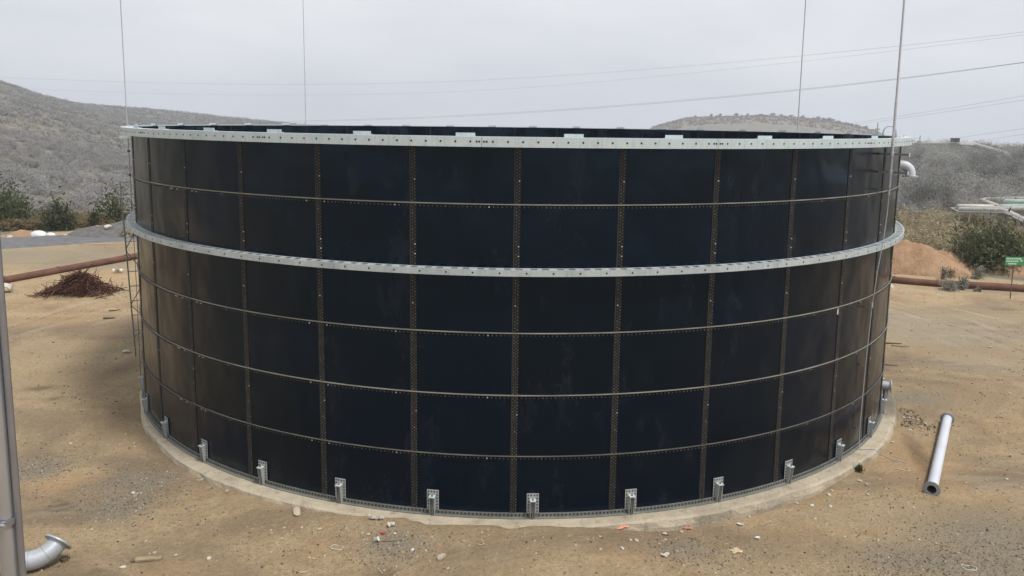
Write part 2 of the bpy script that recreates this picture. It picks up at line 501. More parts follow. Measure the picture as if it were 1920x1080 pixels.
M['stone'] = simple('pale_stone', (0.36, 0.31, 0.235), (0.50, 0.44, 0.35), 9, 0.9, 0, 0.5, 0.01, 0.2)
M['white_stone'] = simple('white_stone', (0.43, 0.40, 0.345), (0.55, 0.52, 0.46), 7, 0.9, 0, 0.4, 0.01, 0.2)
M['brown_stone'] = simple('brown_stone', (0.20, 0.155, 0.105), (0.30, 0.24, 0.17), 9, 0.95, 0, 0.5, 0.01, 0.15)
t = NT('grit')
g = t.new('ShaderNodeNewGeometry')
t.col(t.ramp(g.outputs['Random Per Island'], (0.0, (0.05, 0.038, 0.028)), (0.28, (0.13, 0.10, 0.072)), (0.55, (0.27, 0.21, 0.145)), (0.86, (0.34, 0.28, 0.21)), (0.99, (0.50, 0.45, 0.37))))
t.set(0.95, 0, 0.15)
M['grit'] = t.m
M['rust'] = simple('rusty_pipe', (0.155, 0.078, 0.052), (0.098, 0.052, 0.040), 1.6, 0.85, 0.0, 0.5, 0.01, 0.2)
M['scrap'] = foliage('rusty_wire', (0.040, 0.018, 0.013), (0.095, 0.038, 0.025), (0.15, 0.066, 0.044), (0.22, 0.14, 0.10))
t = NT('white_painted_pipe')
v = t.coord('Object')
c = t.mix(t.ramp(t.noise(v, 1.2, 5), (0.35, 0.0), (0.7, 1.0)), (0.55, 0.575, 0.63), (0.48, 0.505, 0.555))
c = t.mix(t.ramp(t.noise(v, 7, 5, 0.7), (0.60, 0.0), (0.80, 0.45)), c, (0.42, 0.36, 0.28))
t.col(c); t.set(0.42, 0, 0.4)
M['white_pipe'] = t.m
M['flange'] = galv('grey_flange', (0.33, 0.35, 0.36), (0.24, 0.255, 0.265), 0.5, 0.3, False)
M['pipe_inside'] = simple('pipe_inside', (0.06, 0.055, 0.05), (0.11, 0.10, 0.09), 4, 0.8, 0, 0)
M['galv_elbow'] = galv('galvanised_elbow', (0.42, 0.445, 0.48), (0.34, 0.365, 0.39), 0.42, 0.3, False)
t = NT('polished_steel')
t.col(t.mix(t.noise(t.coord('Object', (6, 6, 0.8)), 4, 3), (0.40, 0.42, 0.45), (0.52, 0.54, 0.57))); t.set(0.3, 0.75)
M['steel'] = t.m
M['brushed'] = simple('brushed_steel', (0.30, 0.31, 0.36), (0.36, 0.37, 0.41), 5, 0.3, 0.8, 0)
M['insul'] = galv('pipe_cladding', (0.47, 0.45, 0.40), (0.36, 0.345, 0.31), 0.5, 0.2, False)
M['insul_green'] = galv('green_pipe_cladding', (0.42, 0.50, 0.46), (0.34, 0.42, 0.39), 0.5, 0.15, False)
M['rack'] = simple('rack_steel', (0.42, 0.42, 0.39), (0.30, 0.30, 0.28), 3, 0.6, 0.2, 0)
M['sign_green'] = simple('sign_green', (0.045, 0.24, 0.09), (0.06, 0.28, 0.115), 4, 0.5, 0, 0)
M['sign_pale'] = simple('sign_pale_lettering', (0.45, 0.62, 0.50), (0.60, 0.72, 0.62), 9, 0.6, 0, 0)
M['post_rust'] = simple('rusty_post', (0.13, 0.075, 0.05), (0.19, 0.12, 0.085), 5, 0.8, 0.1, 0.2)
M['wire'] = simple('wire_grey', (0.24, 0.24, 0.26), (0.28, 0.28, 0.30), 1, 0.6, 0.3, 0)
M['white_sheet'] = simple('white_plastic', (0.58, 0.59, 0.60), (0.68, 0.69, 0.70), 3, 0.6, 0, 0.4, 0.04)
M['wood'] = simple('weathered_wood', (0.34, 0.27, 0.17), (0.24, 0.18, 0.11), 9, 0.9, 0, 0.5, 0.01)
M['card'] = simple('cardboard', (0.47, 0.36, 0.23), (0.52, 0.41, 0.28), 6, 0.9, 0, 0.2)
M['pink'] = simple('pink_cloth', (0.58, 0.20, 0.14), (0.66, 0.29, 0.21), 6, 0.9, 0, 0.3)
M['red'] = simple('red_plastic', (0.60, 0.055, 0.06), (0.66, 0.08, 0.08), 6, 0.5, 0, 0)
M['strap'] = simple('white_strap', (0.48, 0.455, 0.40), (0.56, 0.535, 0.48), 6, 0.7, 0, 0)
M['bark'] = simple('bark', (0.10, 0.078, 0.055), (0.16, 0.125, 0.09), 8, 0.95, 0, 0.4)
M['hut'] = simple('hut_render', (0.40, 0.30, 0.22), (0.46, 0.36, 0.27), 3, 0.9, 0, 0)
M['dark_opening'] = simple('dark_opening', (0.03, 0.03, 0.03), (0.045, 0.045, 0.045), 3, 0.6, 0, 0)
M['scrub_grey'] = foliage('grey_scrub', (0.167, 0.169, 0.156), (0.294, 0.291, 0.274), (0.442, 0.429, 0.405), (0.627, 0.605, 0.566), wide=0.2)
M['scrub_far'] = foliage('far_scrub', (0.188, 0.190, 0.183), (0.266, 0.262, 0.252), (0.343, 0.330, 0.324), (0.428, 0.399, 0.405), wide=0.36)
M['scrub_tan'] = foliage('tan_scrub', (0.157, 0.138, 0.092), (0.247, 0.198, 0.129), (0.348, 0.259, 0.172), (0.426, 0.297, 0.205), wide=0.36)
M['leaf_green'] = foliage('green_leaf', (0.022, 0.034, 0.014), (0.050, 0.066, 0.026), (0.085, 0.100, 0.042), (0.14, 0.145, 0.075))
M['leaf_dark'] = foliage('dark_leaf', (0.028, 0.036, 0.016), (0.069, 0.081, 0.037), (0.127, 0.138, 0.069), (0.220, 0.216, 0.126))
M['leaf_silver'] = foliage('silver_leaf', (0.10, 0.115, 0.085), (0.20, 0.21, 0.165), (0.32, 0.32, 0.27), (0.46, 0.45, 0.40))
M['dry'] = foliage('dry_stalks', (0.147, 0.121, 0.070), (0.246, 0.205, 0.122), (0.364, 0.305, 0.194), (0.493, 0.425, 0.293))
M['dry_brown'] = foliage('brown_brush', (0.075, 0.062, 0.032), (0.145, 0.112, 0.058), (0.21, 0.16, 0.085), (0.25, 0.20, 0.12))
M['grass'] = foliage('short_grass', (0.035, 0.055, 0.018), (0.075, 0.095, 0.035), (0.12, 0.13, 0.06))

# ------------------------------------------------------------------ ground sheet
NG = 560
HALF = 1250.0
umax = 6.05
u = np.linspace(-1, 1, NG + 1)
S = HALF * np.sinh(u * umax) / math.sinh(umax)
gx, gy = np.meshgrid(S, S - 9.0)
gzv = gz(gx, gy)
# the floor of the tank hides the ground below it
inside = np.hypot(gx, gy) < 12.6
gzv = np.where(inside, -0.45, gzv)
gv = np.stack([gx.ravel(), gy.ravel(), gzv.ravel()], 1)
idx = np.arange((NG + 1) ** 2).reshape(NG + 1, NG + 1)
gf = np.stack([idx[:-1, :-1].ravel(), idx[:-1, 1:].ravel(), idx[1:, 1:].ravel(), idx[1:, :-1].ravel()], 1)
gme = mesh_np('ground', gv, gf, True)
d_ = np.hypot(gx, gy - CAM[1]); az_ = np.degrees(np.arctan2(gx, gy - CAM[1]))
veg = np.where(az_ > 8, smooth(53, 58, d_ - 0.0), smooth(69, 72.5, d_)) * (np.abs(az_) < 95)
grav = np.zeros_like(gx); orange = np.zeros_like(gx); pale = np.zeros_like(gx)
def blob(arr, px, py, rx, ry, s=1.0, ang=0.0):
    c = gp(px, py)
    ca, sa = math.cos(ang), math.sin(ang)
    dx, dy = gx - c[0], gy - c[1]
    q = ((dx * ca + dy * sa) / rx) ** 2 + ((-dx * sa + dy * ca) / ry) ** 2
    np.maximum(arr, s * np.exp(-q), out=arr)
for a in [(70, 880, .9, .8, .9), (255, 905, 1.1, .9, .85), (230, 955, .8, .8, .8), (740, 1020, .9, .7, .8), (1290, 1030, .9, .6, .6), (1880, 1010, 2.2, 1.6, 1), (1780, 1050, 2.4, .9, .95),
          (1900, 1075, 2.2, 1.2, 1), (1700, 745, 1.6, 1.0, .95), (1740, 740, 1.5, .7, .7), (1820, 600, 7, 5, .55), (1860, 545, 3, 1.5, .7), (60, 478, 14, 4.0, .85), (150, 495, 6, 3.0, .75), (100, 660, 4, 3, .35), (1860, 577, 1.1, .8, 1.0)]:
    blob(grav, *a)
for a in [(120, 905, 1.0, .6, .85, .3), (130, 590, 5, 3, .55), (60, 570, 4, 3, .5), (1740, 560, 5, 1.5, .5), (600, 1030, .9, .5, .5), (1200, 1040, 1.6, .6, .5), (1500, 1000, 2, 1, .45),
          (1700, 860, 1.6, 2.6, .75), (1850, 800, 2, 2, .45), (200, 520, 3, 3, .7), (330, 1070, 1, .5, .6), (1800, 500, 4, 3, .9), (1900, 500, 5, 3, .9)]:
    blob(orange, *a)
for a in [(1760, 620, 6, 6, .8), (1850, 680, 5, 4, .6), (1880, 880, 2, 2, .5), (130, 950, 1.4, .9, .6, .4), (60, 470, 12, 2, .45), (1850, 905, 2, 1, .6)]:
    blob(pale, *a)
zc = np.stack([veg.ravel(), grav.ravel(), orange.ravel(), pale.ravel()], 1).astype(np.float32)
ca = gme.color_attributes.new('zone', 'FLOAT_COLOR', 'POINT')
ca.data.foreach_set('color', zc.ravel())
stain_shade = np.zeros_like(gx)
for a in [(75, 728, .55, .35, .95, .3), (100, 748, .35, .25, .8), (110, 620, 7, 6, .40), (60, 720, 4, 4, .36), (1820, 640, 7, 7, .40), (1860, 740, 4, 4, .34), (232, 690, 1.0, 2.2, .6), (255, 640, .6, 1.5, .5), (150, 690, 2.6, 1.6, .42), (120, 945, .75, .16, .85, -.6), (100, 955, .4, .15, .7, -.6), (1730, 935, .5, .25, .4), (1720, 850, .35, 2.2, .75, -.25), (1700, 770, .5, .3, .7), (720, 1075, .4, .2, .7), (178, 1072, .3, .15, .7), (600, 985, 1.2, .3, .3), (1880, 580, 1.2, .7, .6)]:  # damp soil and wheel streaks; the strip left of the pipe is painted shadow
    blob(stain_shade, *a)
sa_ = gme.attributes.new('stain_shade', 'FLOAT', 'POINT')
sa_.data.foreach_set('value', stain_shade.ravel().astype(np.float32))
ground = tag(link('ground', gme, M['dirt']), 'bare brown dirt yard running out into dry scrub hills', kind='structure')

# draped gravel road behind the yard on the left
def draped(name, left_pts, right_pts, mat, lift, n=40):
    """a strip of loose gravel between two edges, following the ground"""
    A = np.array(left_pts); B = np.array(right_pts)
    ts = np.linspace(0, 1, n)
    def samp(Q):
        s_ = np.linspace(0, 1, len(Q)); return np.stack([np.interp(ts, s_, Q[:, k]) for k in (0, 1)], 1)
    a, b = samp(A), samp(B)
    m = 9; V = []
    for i in range(n):
        for j in range(m):
            q = j / (m - 1); p = a[i] * (1 - q) + b[i] * q
            wob = 0.25 * (vnoise(p[0] * .8, p[1] * .8, 5) - .5) if j in (0, m - 1) else 0
            e = 0.0 if j in (0, m - 1) else 1.0
            V.append((p[0] + wob, p[1] + wob, float(gz(p[0], p[1])) + (lift if e else -0.12)))
    F = [(i * m + j, (i + 1) * m + j, (i + 1) * m + j + 1, i * m + j + 1) for i in range(n - 1) for j in range(m - 1)]
    me = bpy.data.meshes.new(name); me.from_pydata(V, [], F); me.update()
    me.polygons.foreach_set('use_smooth', [True] * len(F))
    return link(name, me, mat)
road = draped('gravel_road', [(-62, 17), gp(0, 469)[:2], gp(120, 461)[:2], gp(245, 453)[:2], (-20, 38)],
              [(-64, 25.5), gp(0, 446)[:2], gp(110, 441)[:2], gp(245, 440)[:2], (-20, 44)], M['road'], 0.10)
tag(road, 'blue grey gravel road crossing behind the yard', kind='structure')

# ------------------------------------------------------------------ tank
RT_ = 12.8444; NP = 36; HC = 1.4; TH0 = 0.0048
def cyl(th, r, z):
    return Vector((r * math.sin(th), -r * math.cos(th), z))
tank = thing('storage_tank', 'huge round black bolted steel storage tank with pale galvanised rings', 'tank')

def arc_box(mb, t0, t1, r0, r1, z0, z1, n, sm=True):
    """curved bar of rectangular section"""
    prof = [(r0, z0), (r1, z0), (r1, z1), (r0, z1)]
    for k in range(4):
        (ra, za), (rb, zb) = prof[k], prof[(k + 1) % 4]
        vs = []
        for i in range(n + 1):
            th = t0 + (t1 - t0) * i / n
            vs += [cyl(th, ra, za), cyl(th, rb, zb)]
        mb.add(vs, [(2 * i, 2 * i + 1, 2 * i + 3, 2 * i + 2) for i in range(n)], sm)
    for th, fl in ((t0, True), (t1, False)):
        vs = [cyl(th, r, z) for r, z in prof]
        mb.add(vs, [(0, 1, 2, 3) if not fl else (3, 2, 1, 0)])
    return mb

DT = 2 * math.pi / NP
pm = MB()
arc_box(pm, 0.0006, DT - 0.0006, RT_ - 0.008, RT_, 0.003, HC - 0.003, 10)
pmesh = pm.mesh('panel'); pmesh.materials.append(M['enamel'])
for lev in range(6):
    for j in range(NP):
        o = bpy.data.objects.new('panel', pmesh); COL.objects.link(o); o.parent = tank
        o.location = (0, 0, lev * HC); o.rotation_euler = (0, 0, TH0 + j * DT)

# vertical lap joints: strip, edge bead and three (below) or two (above) columns of bolt heads
jm = MB()
w2 = 0.062 / RT_
arc_box(jm, -w2, w2, RT_ + 0.0005, RT_ + 0.007, 0.004, 6 * HC - 0.012, 2)
arc_box(jm, -w2, w2, RT_ - 0.016, RT_ - 0.0085, 0.004, 6 * HC - 0.012, 2)
jmesh = jm.mesh('lap_joint'); jmesh.materials.append(M['lap'])
bm_ = MB()
arc_box(bm_, -w2 - 0.0016, -w2 - 0.00005, RT_ + 0.001, RT_ + 0.014, 0.006, 6 * HC - 0.016, 1)
bmesh_ = bm_.mesh('edge_bead'); bmesh_.materials.append(M['edge_sealant'])

def bolts_mesh(name, spots, rad, depth, mat, nseg=6):
    """domed bolt heads standing on the wall at (angle, radius, z)"""
    V = []; F3 = []
    for th, r, z in spots:
        b = len(V)
        er = Vector((math.sin(th), -math.cos(th), 0)); et = Vector((math.cos(th), math.sin(th), 0)); ez = Vector((0, 0, 1))
        c = er * r + ez * z
        for rr, dd_ in ((rad, 0.0), (rad * 0.8, depth)):
            for k in range(nseg):
                a_ = 2 * math.pi * k / nseg
                V.append(c + er * dd_ + (et * math.cos(a_) + ez * math.sin(a_)) * rr)
        V.append(c + er * depth * 1.15)
        for k in range(nseg):
            k2 = (k + 1) % nseg
            F3 += [(b + k, b + k2, b + nseg + k2), (b + k, b + nseg + k2, b + nseg + k), (b + nseg + k, b + nseg + k2, b + 2 * nseg)]
    me = mesh_np(name, [tuple(p) for p in V], F3, False)
    me.materials.append(mat); return me
sp = []
nb = 19
for lev in range(6):
    cols = (-0.042, 0.0, 0.042) if lev < 3 else (-0.024, 0.028)
    for ci, cx in enumerate(cols):
        for k in range(nb):
            z = lev * HC + 0.04 + (k + 0.5 * (ci % 2)) * (HC - 0.06) / nb
            sp.append((cx / RT_, RT_ + 0.006, z))
jb_mesh = bolts_mesh('bolt_column', sp, 0.0165, 0.016, M['bolt'])
for j in range(NP):
    rz = TH0 + j * DT
    jo = bpy.data.objects.new('lap_joint', jmesh); COL.objects.link(jo); jo.parent = tank; jo.rotation_euler = (0, 0, rz)
    bo = bpy.data.objects.new('edge_bead', bmesh_); COL.objects.link(bo); bo.parent = jo
    co = bpy.data.objects.new('bolt_column', jb_mesh); COL.objects.link(co); co.parent = jo; co['kind'] = 'stuff'

# horizontal seams
NS = 288
for lev in (1, 2, 3, 5):
    mb = MB(); z = lev * HC
    arc_box(mb, 0, 2 * math.pi, RT_ + 0.0075, RT_ + 0.026, z - 0.012, z + 0.010, NS)
    seam = mb.build('seam_bead', M['old_sealant'] if lev == 1 else M['sealant'], tank)
    spots = []
    for j in range(NP):
        for k in range(24):
            spots.append((TH0 + j * DT + (k + 0.5 + 0.0) * DT / 24, RT_, z - 0.062))
    so = link('seam_bolts', bolts_mesh('seam_bolts', spots, 0.0165, 0.016, M['bolt'], 6), None, seam)
    so['kind'] = 'stuff'

# top ring: sixteen angle segments with bolt holes, splice gaps and clip plates
SEG = 2 * math.pi / 16
SP0 = R_(-3.08)
def rotz_obj(name, me, rz, parent, kind=None):
    o = bpy.data.objects.new(name, me); COL.objects.link(o); o.parent = parent; o.rotation_euler = (0, 0, rz)
    if kind: o['kind'] = kind
    return o
tm = MB()
g_ = 0.004 / RT_
arc_box(tm, g_, SEG - g_, RT_ + 0.255, RT_ + 0.27, 8.212, 8.424, 24)
arc_box(tm, g_, SEG - g_, RT_ - 0.02, RT_ + 0.2545, 8.411, 8.4235, 24)
arc_box(tm, g_, SEG - g_, RT_ - 0.032, RT_ - 0.0205, 8.400, 8.4235, 24)
tmesh = tm.mesh('top_ring_segment'); tmesh.materials.append(M['galv_top'])
sp = []
for k in range(16):
    sp.append((SEG * (k + 0.75) / 16.5, RT_ + 0.2685, 8.322))
for a_ in (0.05, 0.105, 5.10 - 0.05, 5.10 - 0.105):
    sp.append((a_ / (RT_ + 0.27) if a_ < 1 else SEG - (5.10 - a_) / (RT_ + 0.27), RT_ + 0.2685, 8.322))
hmesh = bolts_mesh('ring_bolts', sp, 0.024, 0.006, M['dark_bolt'], 8)
for k in range(16):
    so = rotz_obj('top_ring_segment', tmesh, SP0 + k * SEG, tank)
    ho = bpy.data.objects.new('ring_bolts', hmesh); COL.objects.link(ho); ho.parent = so; ho['kind'] = 'stuff'
cm = MB()
hw = 0.205 / RT_
arc_box(cm, -hw, hw, RT_ + 0.03, RT_ + 0.042, 8.4245, 8.497, 2, False)
arc_box(cm, -hw, hw, RT_ - 0.06, RT_ + 0.0295, 8.4245, 8.4325, 2, False)
cmesh = cm.mesh('clip_plate'); cmesh.materials.append(M['galv_top'])
for j in range(NP):
    rotz_obj('clip_plate', cmesh, TH0 + j * DT + R_(5.3) + random.uniform(-.008, .008), tank)

# wind girder between the fourth and fifth course
gm = MB()
arc_box(gm, g_, SEG - g_, RT_ + 0.245, RT_ + 0.257, 5.497, 5.634, 24)
arc_box(gm, g_, SEG - g_, RT_ + 0.0275, RT_ + 0.04, 5.622, 5.633, 24)
arc_box(gm, g_, SEG - g_, RT_ + 0.212, RT_ + 0.2448, 5.622, 5.633, 24)
arc_box(gm, g_, SEG - g_, RT_ + 0.008, RT_ + 0.027, 5.54, 5.633, 24)
ns = 18
for k in range(ns + 1):
    c = SEG * k / ns
    hwk = (0.085 if k % 2 else 0.05) / RT_
    a_, b_ = max(g_, c - hwk), min(SEG - g_, c + hwk)
    arc_box(gm, a_, b_, RT_ + 0.0402, RT_ + 0.2118, 5.6215, 5.6325, 2, False)
gmesh = gm.mesh('wind_girder_segment'); gmesh.materials.append(M['galv_mid'])
gb = bolts_mesh('girder_bolts', [(SEG * (k + 0.5) / 9, RT_ + 0.2565, 5.565) for k in range(9)], 0.022, 0.006, M['dark_bolt'], 8)
for k in range(16):
    so = rotz_obj('wind_girder_segment', gmesh, SP0 + R_(8.0) + k * SEG, tank)
    ho = bpy.data.objects.new('girder_bolts', gb); COL.objects.link(ho); ho.parent = so; ho['kind'] = 'stuff'

# base angle with its closely set bolts
bm2 = MB()
arc_box(bm2, g_, SEG - g_, RT_ + 0.008, RT_ + 0.020, -0.03, 0.075, 24)
arc_box(bm2, g_, SEG - g_, RT_ + 0.0202, RT_ + 0.095, -0.034, -0.022, 24)
bmesh2 = bm2.mesh('base_angle_segment'); bmesh2.materials.append(M['galv_base'])
nbb = 58
bb = bolts_mesh('base_bolts', [(SEG * (k + 0.5) / nbb, RT_ + 0.0195, 0.026) for k in range(nbb)], 0.024, 0.012, M['dark_bolt'], 6)
for k in range(16):
    so = rotz_obj('base_angle_segment', bmesh2, SP0 + R_(3) + k * SEG, tank)
    ho = bpy.data.objects.new('base_bolts', bb); COL.objects.link(ho); ho.parent = so; ho['kind'] = 'stuff'

# anchor brackets, one beside every vertical joint
def local_box(mb, t0, t1, r0, r1, z0, z1):
    return arc_box(mb, t0 / RT_, t1 / RT_, r0 + RT_, r1 + RT_, z0, z1, 1, False)
pl = MB(); local_box(pl, -0.135, 0.135, 0.0215, 0.032, 0.08, 0.54)
plm = pl.mesh('anchor_bracket'); plm.materials.append(M['galv_bracket'])
gs = MB()
for sx in (-0.055, 0.043):
    vs = []
    for tt in (sx, sx + 0.012):
        for rr, zz in ((0.0325, -0.02), (0.095, -0.02), (0.15, 0.40), (0.0325, 0.40)):
            vs.append(cyl(tt / RT_, RT_ + rr, zz))
    gs.add(vs, [(0, 1, 2, 3), (7, 6, 5, 4), (0, 4, 5, 1), (1, 5, 6, 2), (2, 6, 7, 3), (3, 7, 4, 0)])
gsm = gs.mesh('gusset'); gsm.materials.append(M['galv_bracket'])
cp_ = MB(); local_box(cp_, -0.066, 0.066, 0.0325, 0.165, 0.4005, 0.418)
cpm = cp_.mesh('cap_plate'); cpm.materials.append(M['galv_top'])
ar = MB(); ar.cyl(cyl(0, RT_ + 0.105, -0.12), cyl(0, RT_ + 0.105, 0.47), 0.013, 8)
ar.cyl(cyl(0, RT_ + 0.105, 0.4185), cyl(0, RT_ + 0.105, 0.445), 0.024, 6, False)
arm = ar.mesh('anchor_rod'); arm.materials.append(M['galv_base'])
sp = [(sx / RT_, RT_ + 0.0318, 0.125 + 0.075 * k) for sx in (-0.1, 0.1) for k in range(6)] + [(sx / RT_, RT_ + 0.0318, 0.5) for sx in (-0.035, 0.035)]
pbm = bolts_mesh('plate_bolts', sp, 0.019, 0.012, M['dark_bolt'], 6)
for j in range(-8, 9):
    b_ = rotz_obj('anchor_bracket', plm, TH0 + j * DT + R_(1.9), tank)
    for nm, me_, kd in (('gusset', gsm, None), ('cap_plate', cpm, None), ('anchor_rod', arm, None), ('plate_bolts', pbm, 'stuff')):
        q = bpy.data.objects.new(nm, me_); COL.objects.link(q); q.parent = b_
        if kd: q['kind'] = kd
# tank floor
fl = MB(); fl.add([cyl(2 * math.pi * k / 72, RT_ - 0.05, -0.02) for k in range(72)] , [tuple(range(72))])
fl.build('tank_floor', M['enamel'], tank)

# small white inspection tag beside one joint
tg = MB(); local_box(tg, -0.025, 0.025, 0.001, 0.005, 0, 0.16)
to = tg.build('inspection_tag', M['white_sheet'], tank)
to.rotation_euler = (0, 0, TH0 + 4 * DT - 0.0085); to.location = (0, 0, 4.0); tag(to, 'small white tag stuck beside a joint')

# overflow bend and flanged outlet on the right flank
def elbow_pts(c, er, r, n=8):
    """quarter bend from horizontal er to straight down"""
    return [c + er * (r * math.sin(a_)) + Vector((0, 0, -r * (1 - math.cos(a_)))) for a_ in [math.pi / 2 * k / n for k in range(n + 1)]]
tho = R_(70.5); er = Vector((math.sin(tho), -math.cos(tho), 0))
mb = MB(); c0 = er * (RT_ + 0.12) + Vector((0, 0, 7.52))
pts = [er * (RT_ - 0.02) + Vector((0, 0, 7.52))] + elbow_pts(c0, er, 0.26)
pts.append(pts[-1] + Vector((0, 0, -0.06)))
mb.tube(pts, 0.15, 20)
ov = mb.build('overflow_bend', M['white_pipe'], tank)
e = pts[-1]; mb = MB(); mb.cyl(e, e + Vector((0, 0, -0.03)), 0.235, 24, False); mb.build('bend_flange', M['galv_elbow'], ov)
thn = R_(66.0); er = Vector((math.sin(thn), -math.cos(thn), 0))
mb = MB(); a0 = er * (RT_ - 0.02) + Vector((0, 0, 0.60))
mb.tube([a0, a0 + er * 0.27], 0.135, 24)
nz_ = mb.build('outlet_stub', M['galv_elbow'], tank)
mb = MB(); mb.lathe([(0, 0.11), (0, 0.205), (0.03, 0.205), (0.03, 0.11)], 28, a0 + er * 0.255, er); mb.build('outlet_flange', M['galv_elbow'], nz_)
mb = MB(); mb.box(a0 + er * 0.13 + Vector((0, 0, -0.30)), (0.12, 0.12, 0.32)); mb.build('stub_support', M['galv_bracket'], nz_)

# ------------------------------------------------------------------ concrete base
base_obj = None
NTH = 288
prof = [(12.55, -0.040, 0), (13.24, -0.042, 1), (13.31, -0.075, 1), (13.335, -0.20, 1), (13.36, -0.75, 1)]
V = []; F = []
for i in range(NTH):
    th = 2 * math.pi * i / NTH
    for (r, z, w) in prof:
        wob = 0.15 * fbm(math.degrees(th) / 3.0, z * 3 + 5, 41) * w + 0.05 * fbm(math.degrees(th) / 0.9, z * 6, 43) * w
        td = math.degrees(th) if th < math.pi else math.degrees(th) - 360
        wob += w * float(np.interp(td, RC_T, RC_D))
        V.append(cyl(th, r + float(wob), z + 0.02 * float(fbm(math.degrees(th) / 1.5, r * 3, 47)) * w))
k = len(prof)
F = [(i * k + j, i * k + j + 1, ((i + 1) % NTH) * k + j + 1, ((i + 1) % NTH) * k + j) for i in range(NTH) for j in range(k - 1)]
me = bpy.data.meshes.new('concrete_foundation'); me.from_pydata([tuple(p) for p in V], [], F); me.update()
tag(link('concrete_foundation', me, M['concrete']), 'low round cream concrete ring under the black tank', 'foundation')

# ------------------------------------------------------------------ lightning rods
def far_rim(px, py, r, near=False):
    d = ray(px, py); a_ = d[0] ** 2 + d[1] ** 2; b_ = 2 * (CAM[0] * d[0] + CAM[1] * d[1]); c_ = CAM[0] ** 2 + CAM[1] ** 2 - r * r
    q = max(0, b_ * b_ - 4 * a_ * c_)
    tt = (-b_ + (-1 if near else 1) * math.sqrt(q)) / (2 * a_); return (CAM + tt * d)[:2]
def rod(name, xy, top, low, rad, label, conductor=True, arms=(), dark=False, near=True):
    t_ = thing(name, label, 'lightning rod', (xy[0], xy[1], low), group='lightning rods around the tank rim')
    L = lambda z: Vector((0, 0, z - low))
    mb = MB(); mb.tube([L(low), L(low + 2.2), L(low + 2.25), L(top - 1.5), L(top)], [rad, rad, rad * .82, rad * .72, rad * .3], 10)
    mb.build('pole', M['dark_rod'] if dark else M['galv_rod'], t_)
    out = Vector((xy[0], xy[1], 0)).normalized()
    gap = math.hypot(*xy) - RT_
    for z, ln in arms:
        mb = MB()
        side = Vector((-out.y, out.x, 0))
        m3 = Matrix((out, side, Vector((0, 0, 1)))).transposed()
        mb.box(L(z) + out * (ln - gap) / 2 + Vector((0, 0, 0.0)), (ln + gap, 0.05, 0.05), m3)
        arm_ = mb.build('bracket_arm', M['galv_base'], t_)
        mb = MB(); mb.box(L(z) + out * (ln + 0.004), (0.012, 0.09, 0.09), m3); mb.build('end_plate', M['galv_top'], arm_)
        mb = MB(); mb.cyl(L(z - 0.05), L(z + 0.05), rad * 1.7, 10); mb.build('clamp', M['galv_rod'], arm_)
    return t_
# right: the one whose down conductor runs along the wall in view
xy_r = cyl(R_(48.2), RT_ + 0.30, 0)
lr = rod('lightning_rod', xy_r, 14.2, 7.15, 0.034, 'thick grey lightning rod held by bracket arms, cable down the wall to ground', arms=((8.02, 0.42), (7.55, 0.42)))
low = 7.15
th_c = R_(47.2)
def lc(p): return Vector((p[0] - xy_r[0], p[1] - xy_r[1], p[2] - low))
mb = MB()
pts = [lc(cyl(R_(48.2), RT_ + 0.30, 7.3)), lc(cyl(R_(48.0), RT_ + 0.31, 6.5)), lc(cyl(R_(47.7), RT_ + 0.285, 5.7)), lc(cyl(R_(47.2), RT_ + 0.24, 5.0)), lc(cyl(th_c, RT_ + 0.17, 4.0)), lc(cyl(th_c, RT_ + 0.12, 2.4)), lc(cyl(th_c, RT_ + 0.10, 0.6)), lc(cyl(th_c, RT_ + 0.11, 0.05)), lc(cyl(th_c, RT_ + 0.16, -0.01)),
       lc(cyl(R_(48.5), RT_ + 0.42, -0.025)), lc(cyl(R_(49), RT_ + 0.56, -0.13))]
g0 = gp(1650, 852); g1 = gp(1672, 862); g2 = gp(1700, 868)
for g in (g0, g1, g2): pts.append(lc((g[0], g[1], g[2] + 0.012)))
mb.tube(pts, 0.011, 6)
mb.build('down_conductor', M['galv_rod'], lr)
for z in (6.95, 3.95):
    mb = MB(); th_k = R_(48.1) if z > 6 else th_c; rr = 0.305 if z > 6 else 0.17
    mb.cyl(lc(cyl(th_k, RT_ + rr, z)), lc(cyl(th_k, RT_ + rr, z + 0.14)), 0.03, 8); mb.build('coupling', M['galv_rod'], lr)
for z in (7.15, 4.0, 2.4, 0.6):
    mb = MB(); thk = R_(48.1) if z > 7 else th_c
    a_ = cyl(thk, RT_ + 0.004, z - 0.06); b_ = cyl(thk, RT_ + {7.15: .31, 4.0: .175, 2.4: .125, .6: .105}[z], z - 0.06)
    mb.tube([lc(a_), lc(b_)], 0.012, 6); mb.build('standoff', M['galv_base'], lr)
xy_l = far_rim(239.5, 255, RT_ + 0.42)
ll = rod('lightning_rod', xy_l, 14.2, 6.0, 0.02, 'thin lightning rod at the tank edge above the scaffold ladder, dark lower cable', arms=((8.10, 0.08),))
mb = MB(); mb.tube([(0, 0, 0.05), (0.02, 0.01, -2), (0, 0, -6.25)], 0.009, 6); mb.build('down_conductor', M['dark_rod'], ll)
for z in (1.55, 0.75): 
    mb = MB(); mb.cyl((0, 0, z), (0, 0, z + 0.07), 0.042, 8); mb.build('coupling', M['dark_rod'], ll)
mb = MB(); mb.box((-0.06, -0.02, 2.05), (0.42, 0.05, 0.09)); mb.build('bracket_arm', M['galv_top'], ll)
for (px, py) in ((573.5, 235),):
    xy = far_rim(px, py, RT_ + 0.30); rod('lightning_rod', xy, 16, 7.2, 0.018, 'faint lightning rod on the far tank rim with pale sky behind it', arms=((8.05, 0.05),))
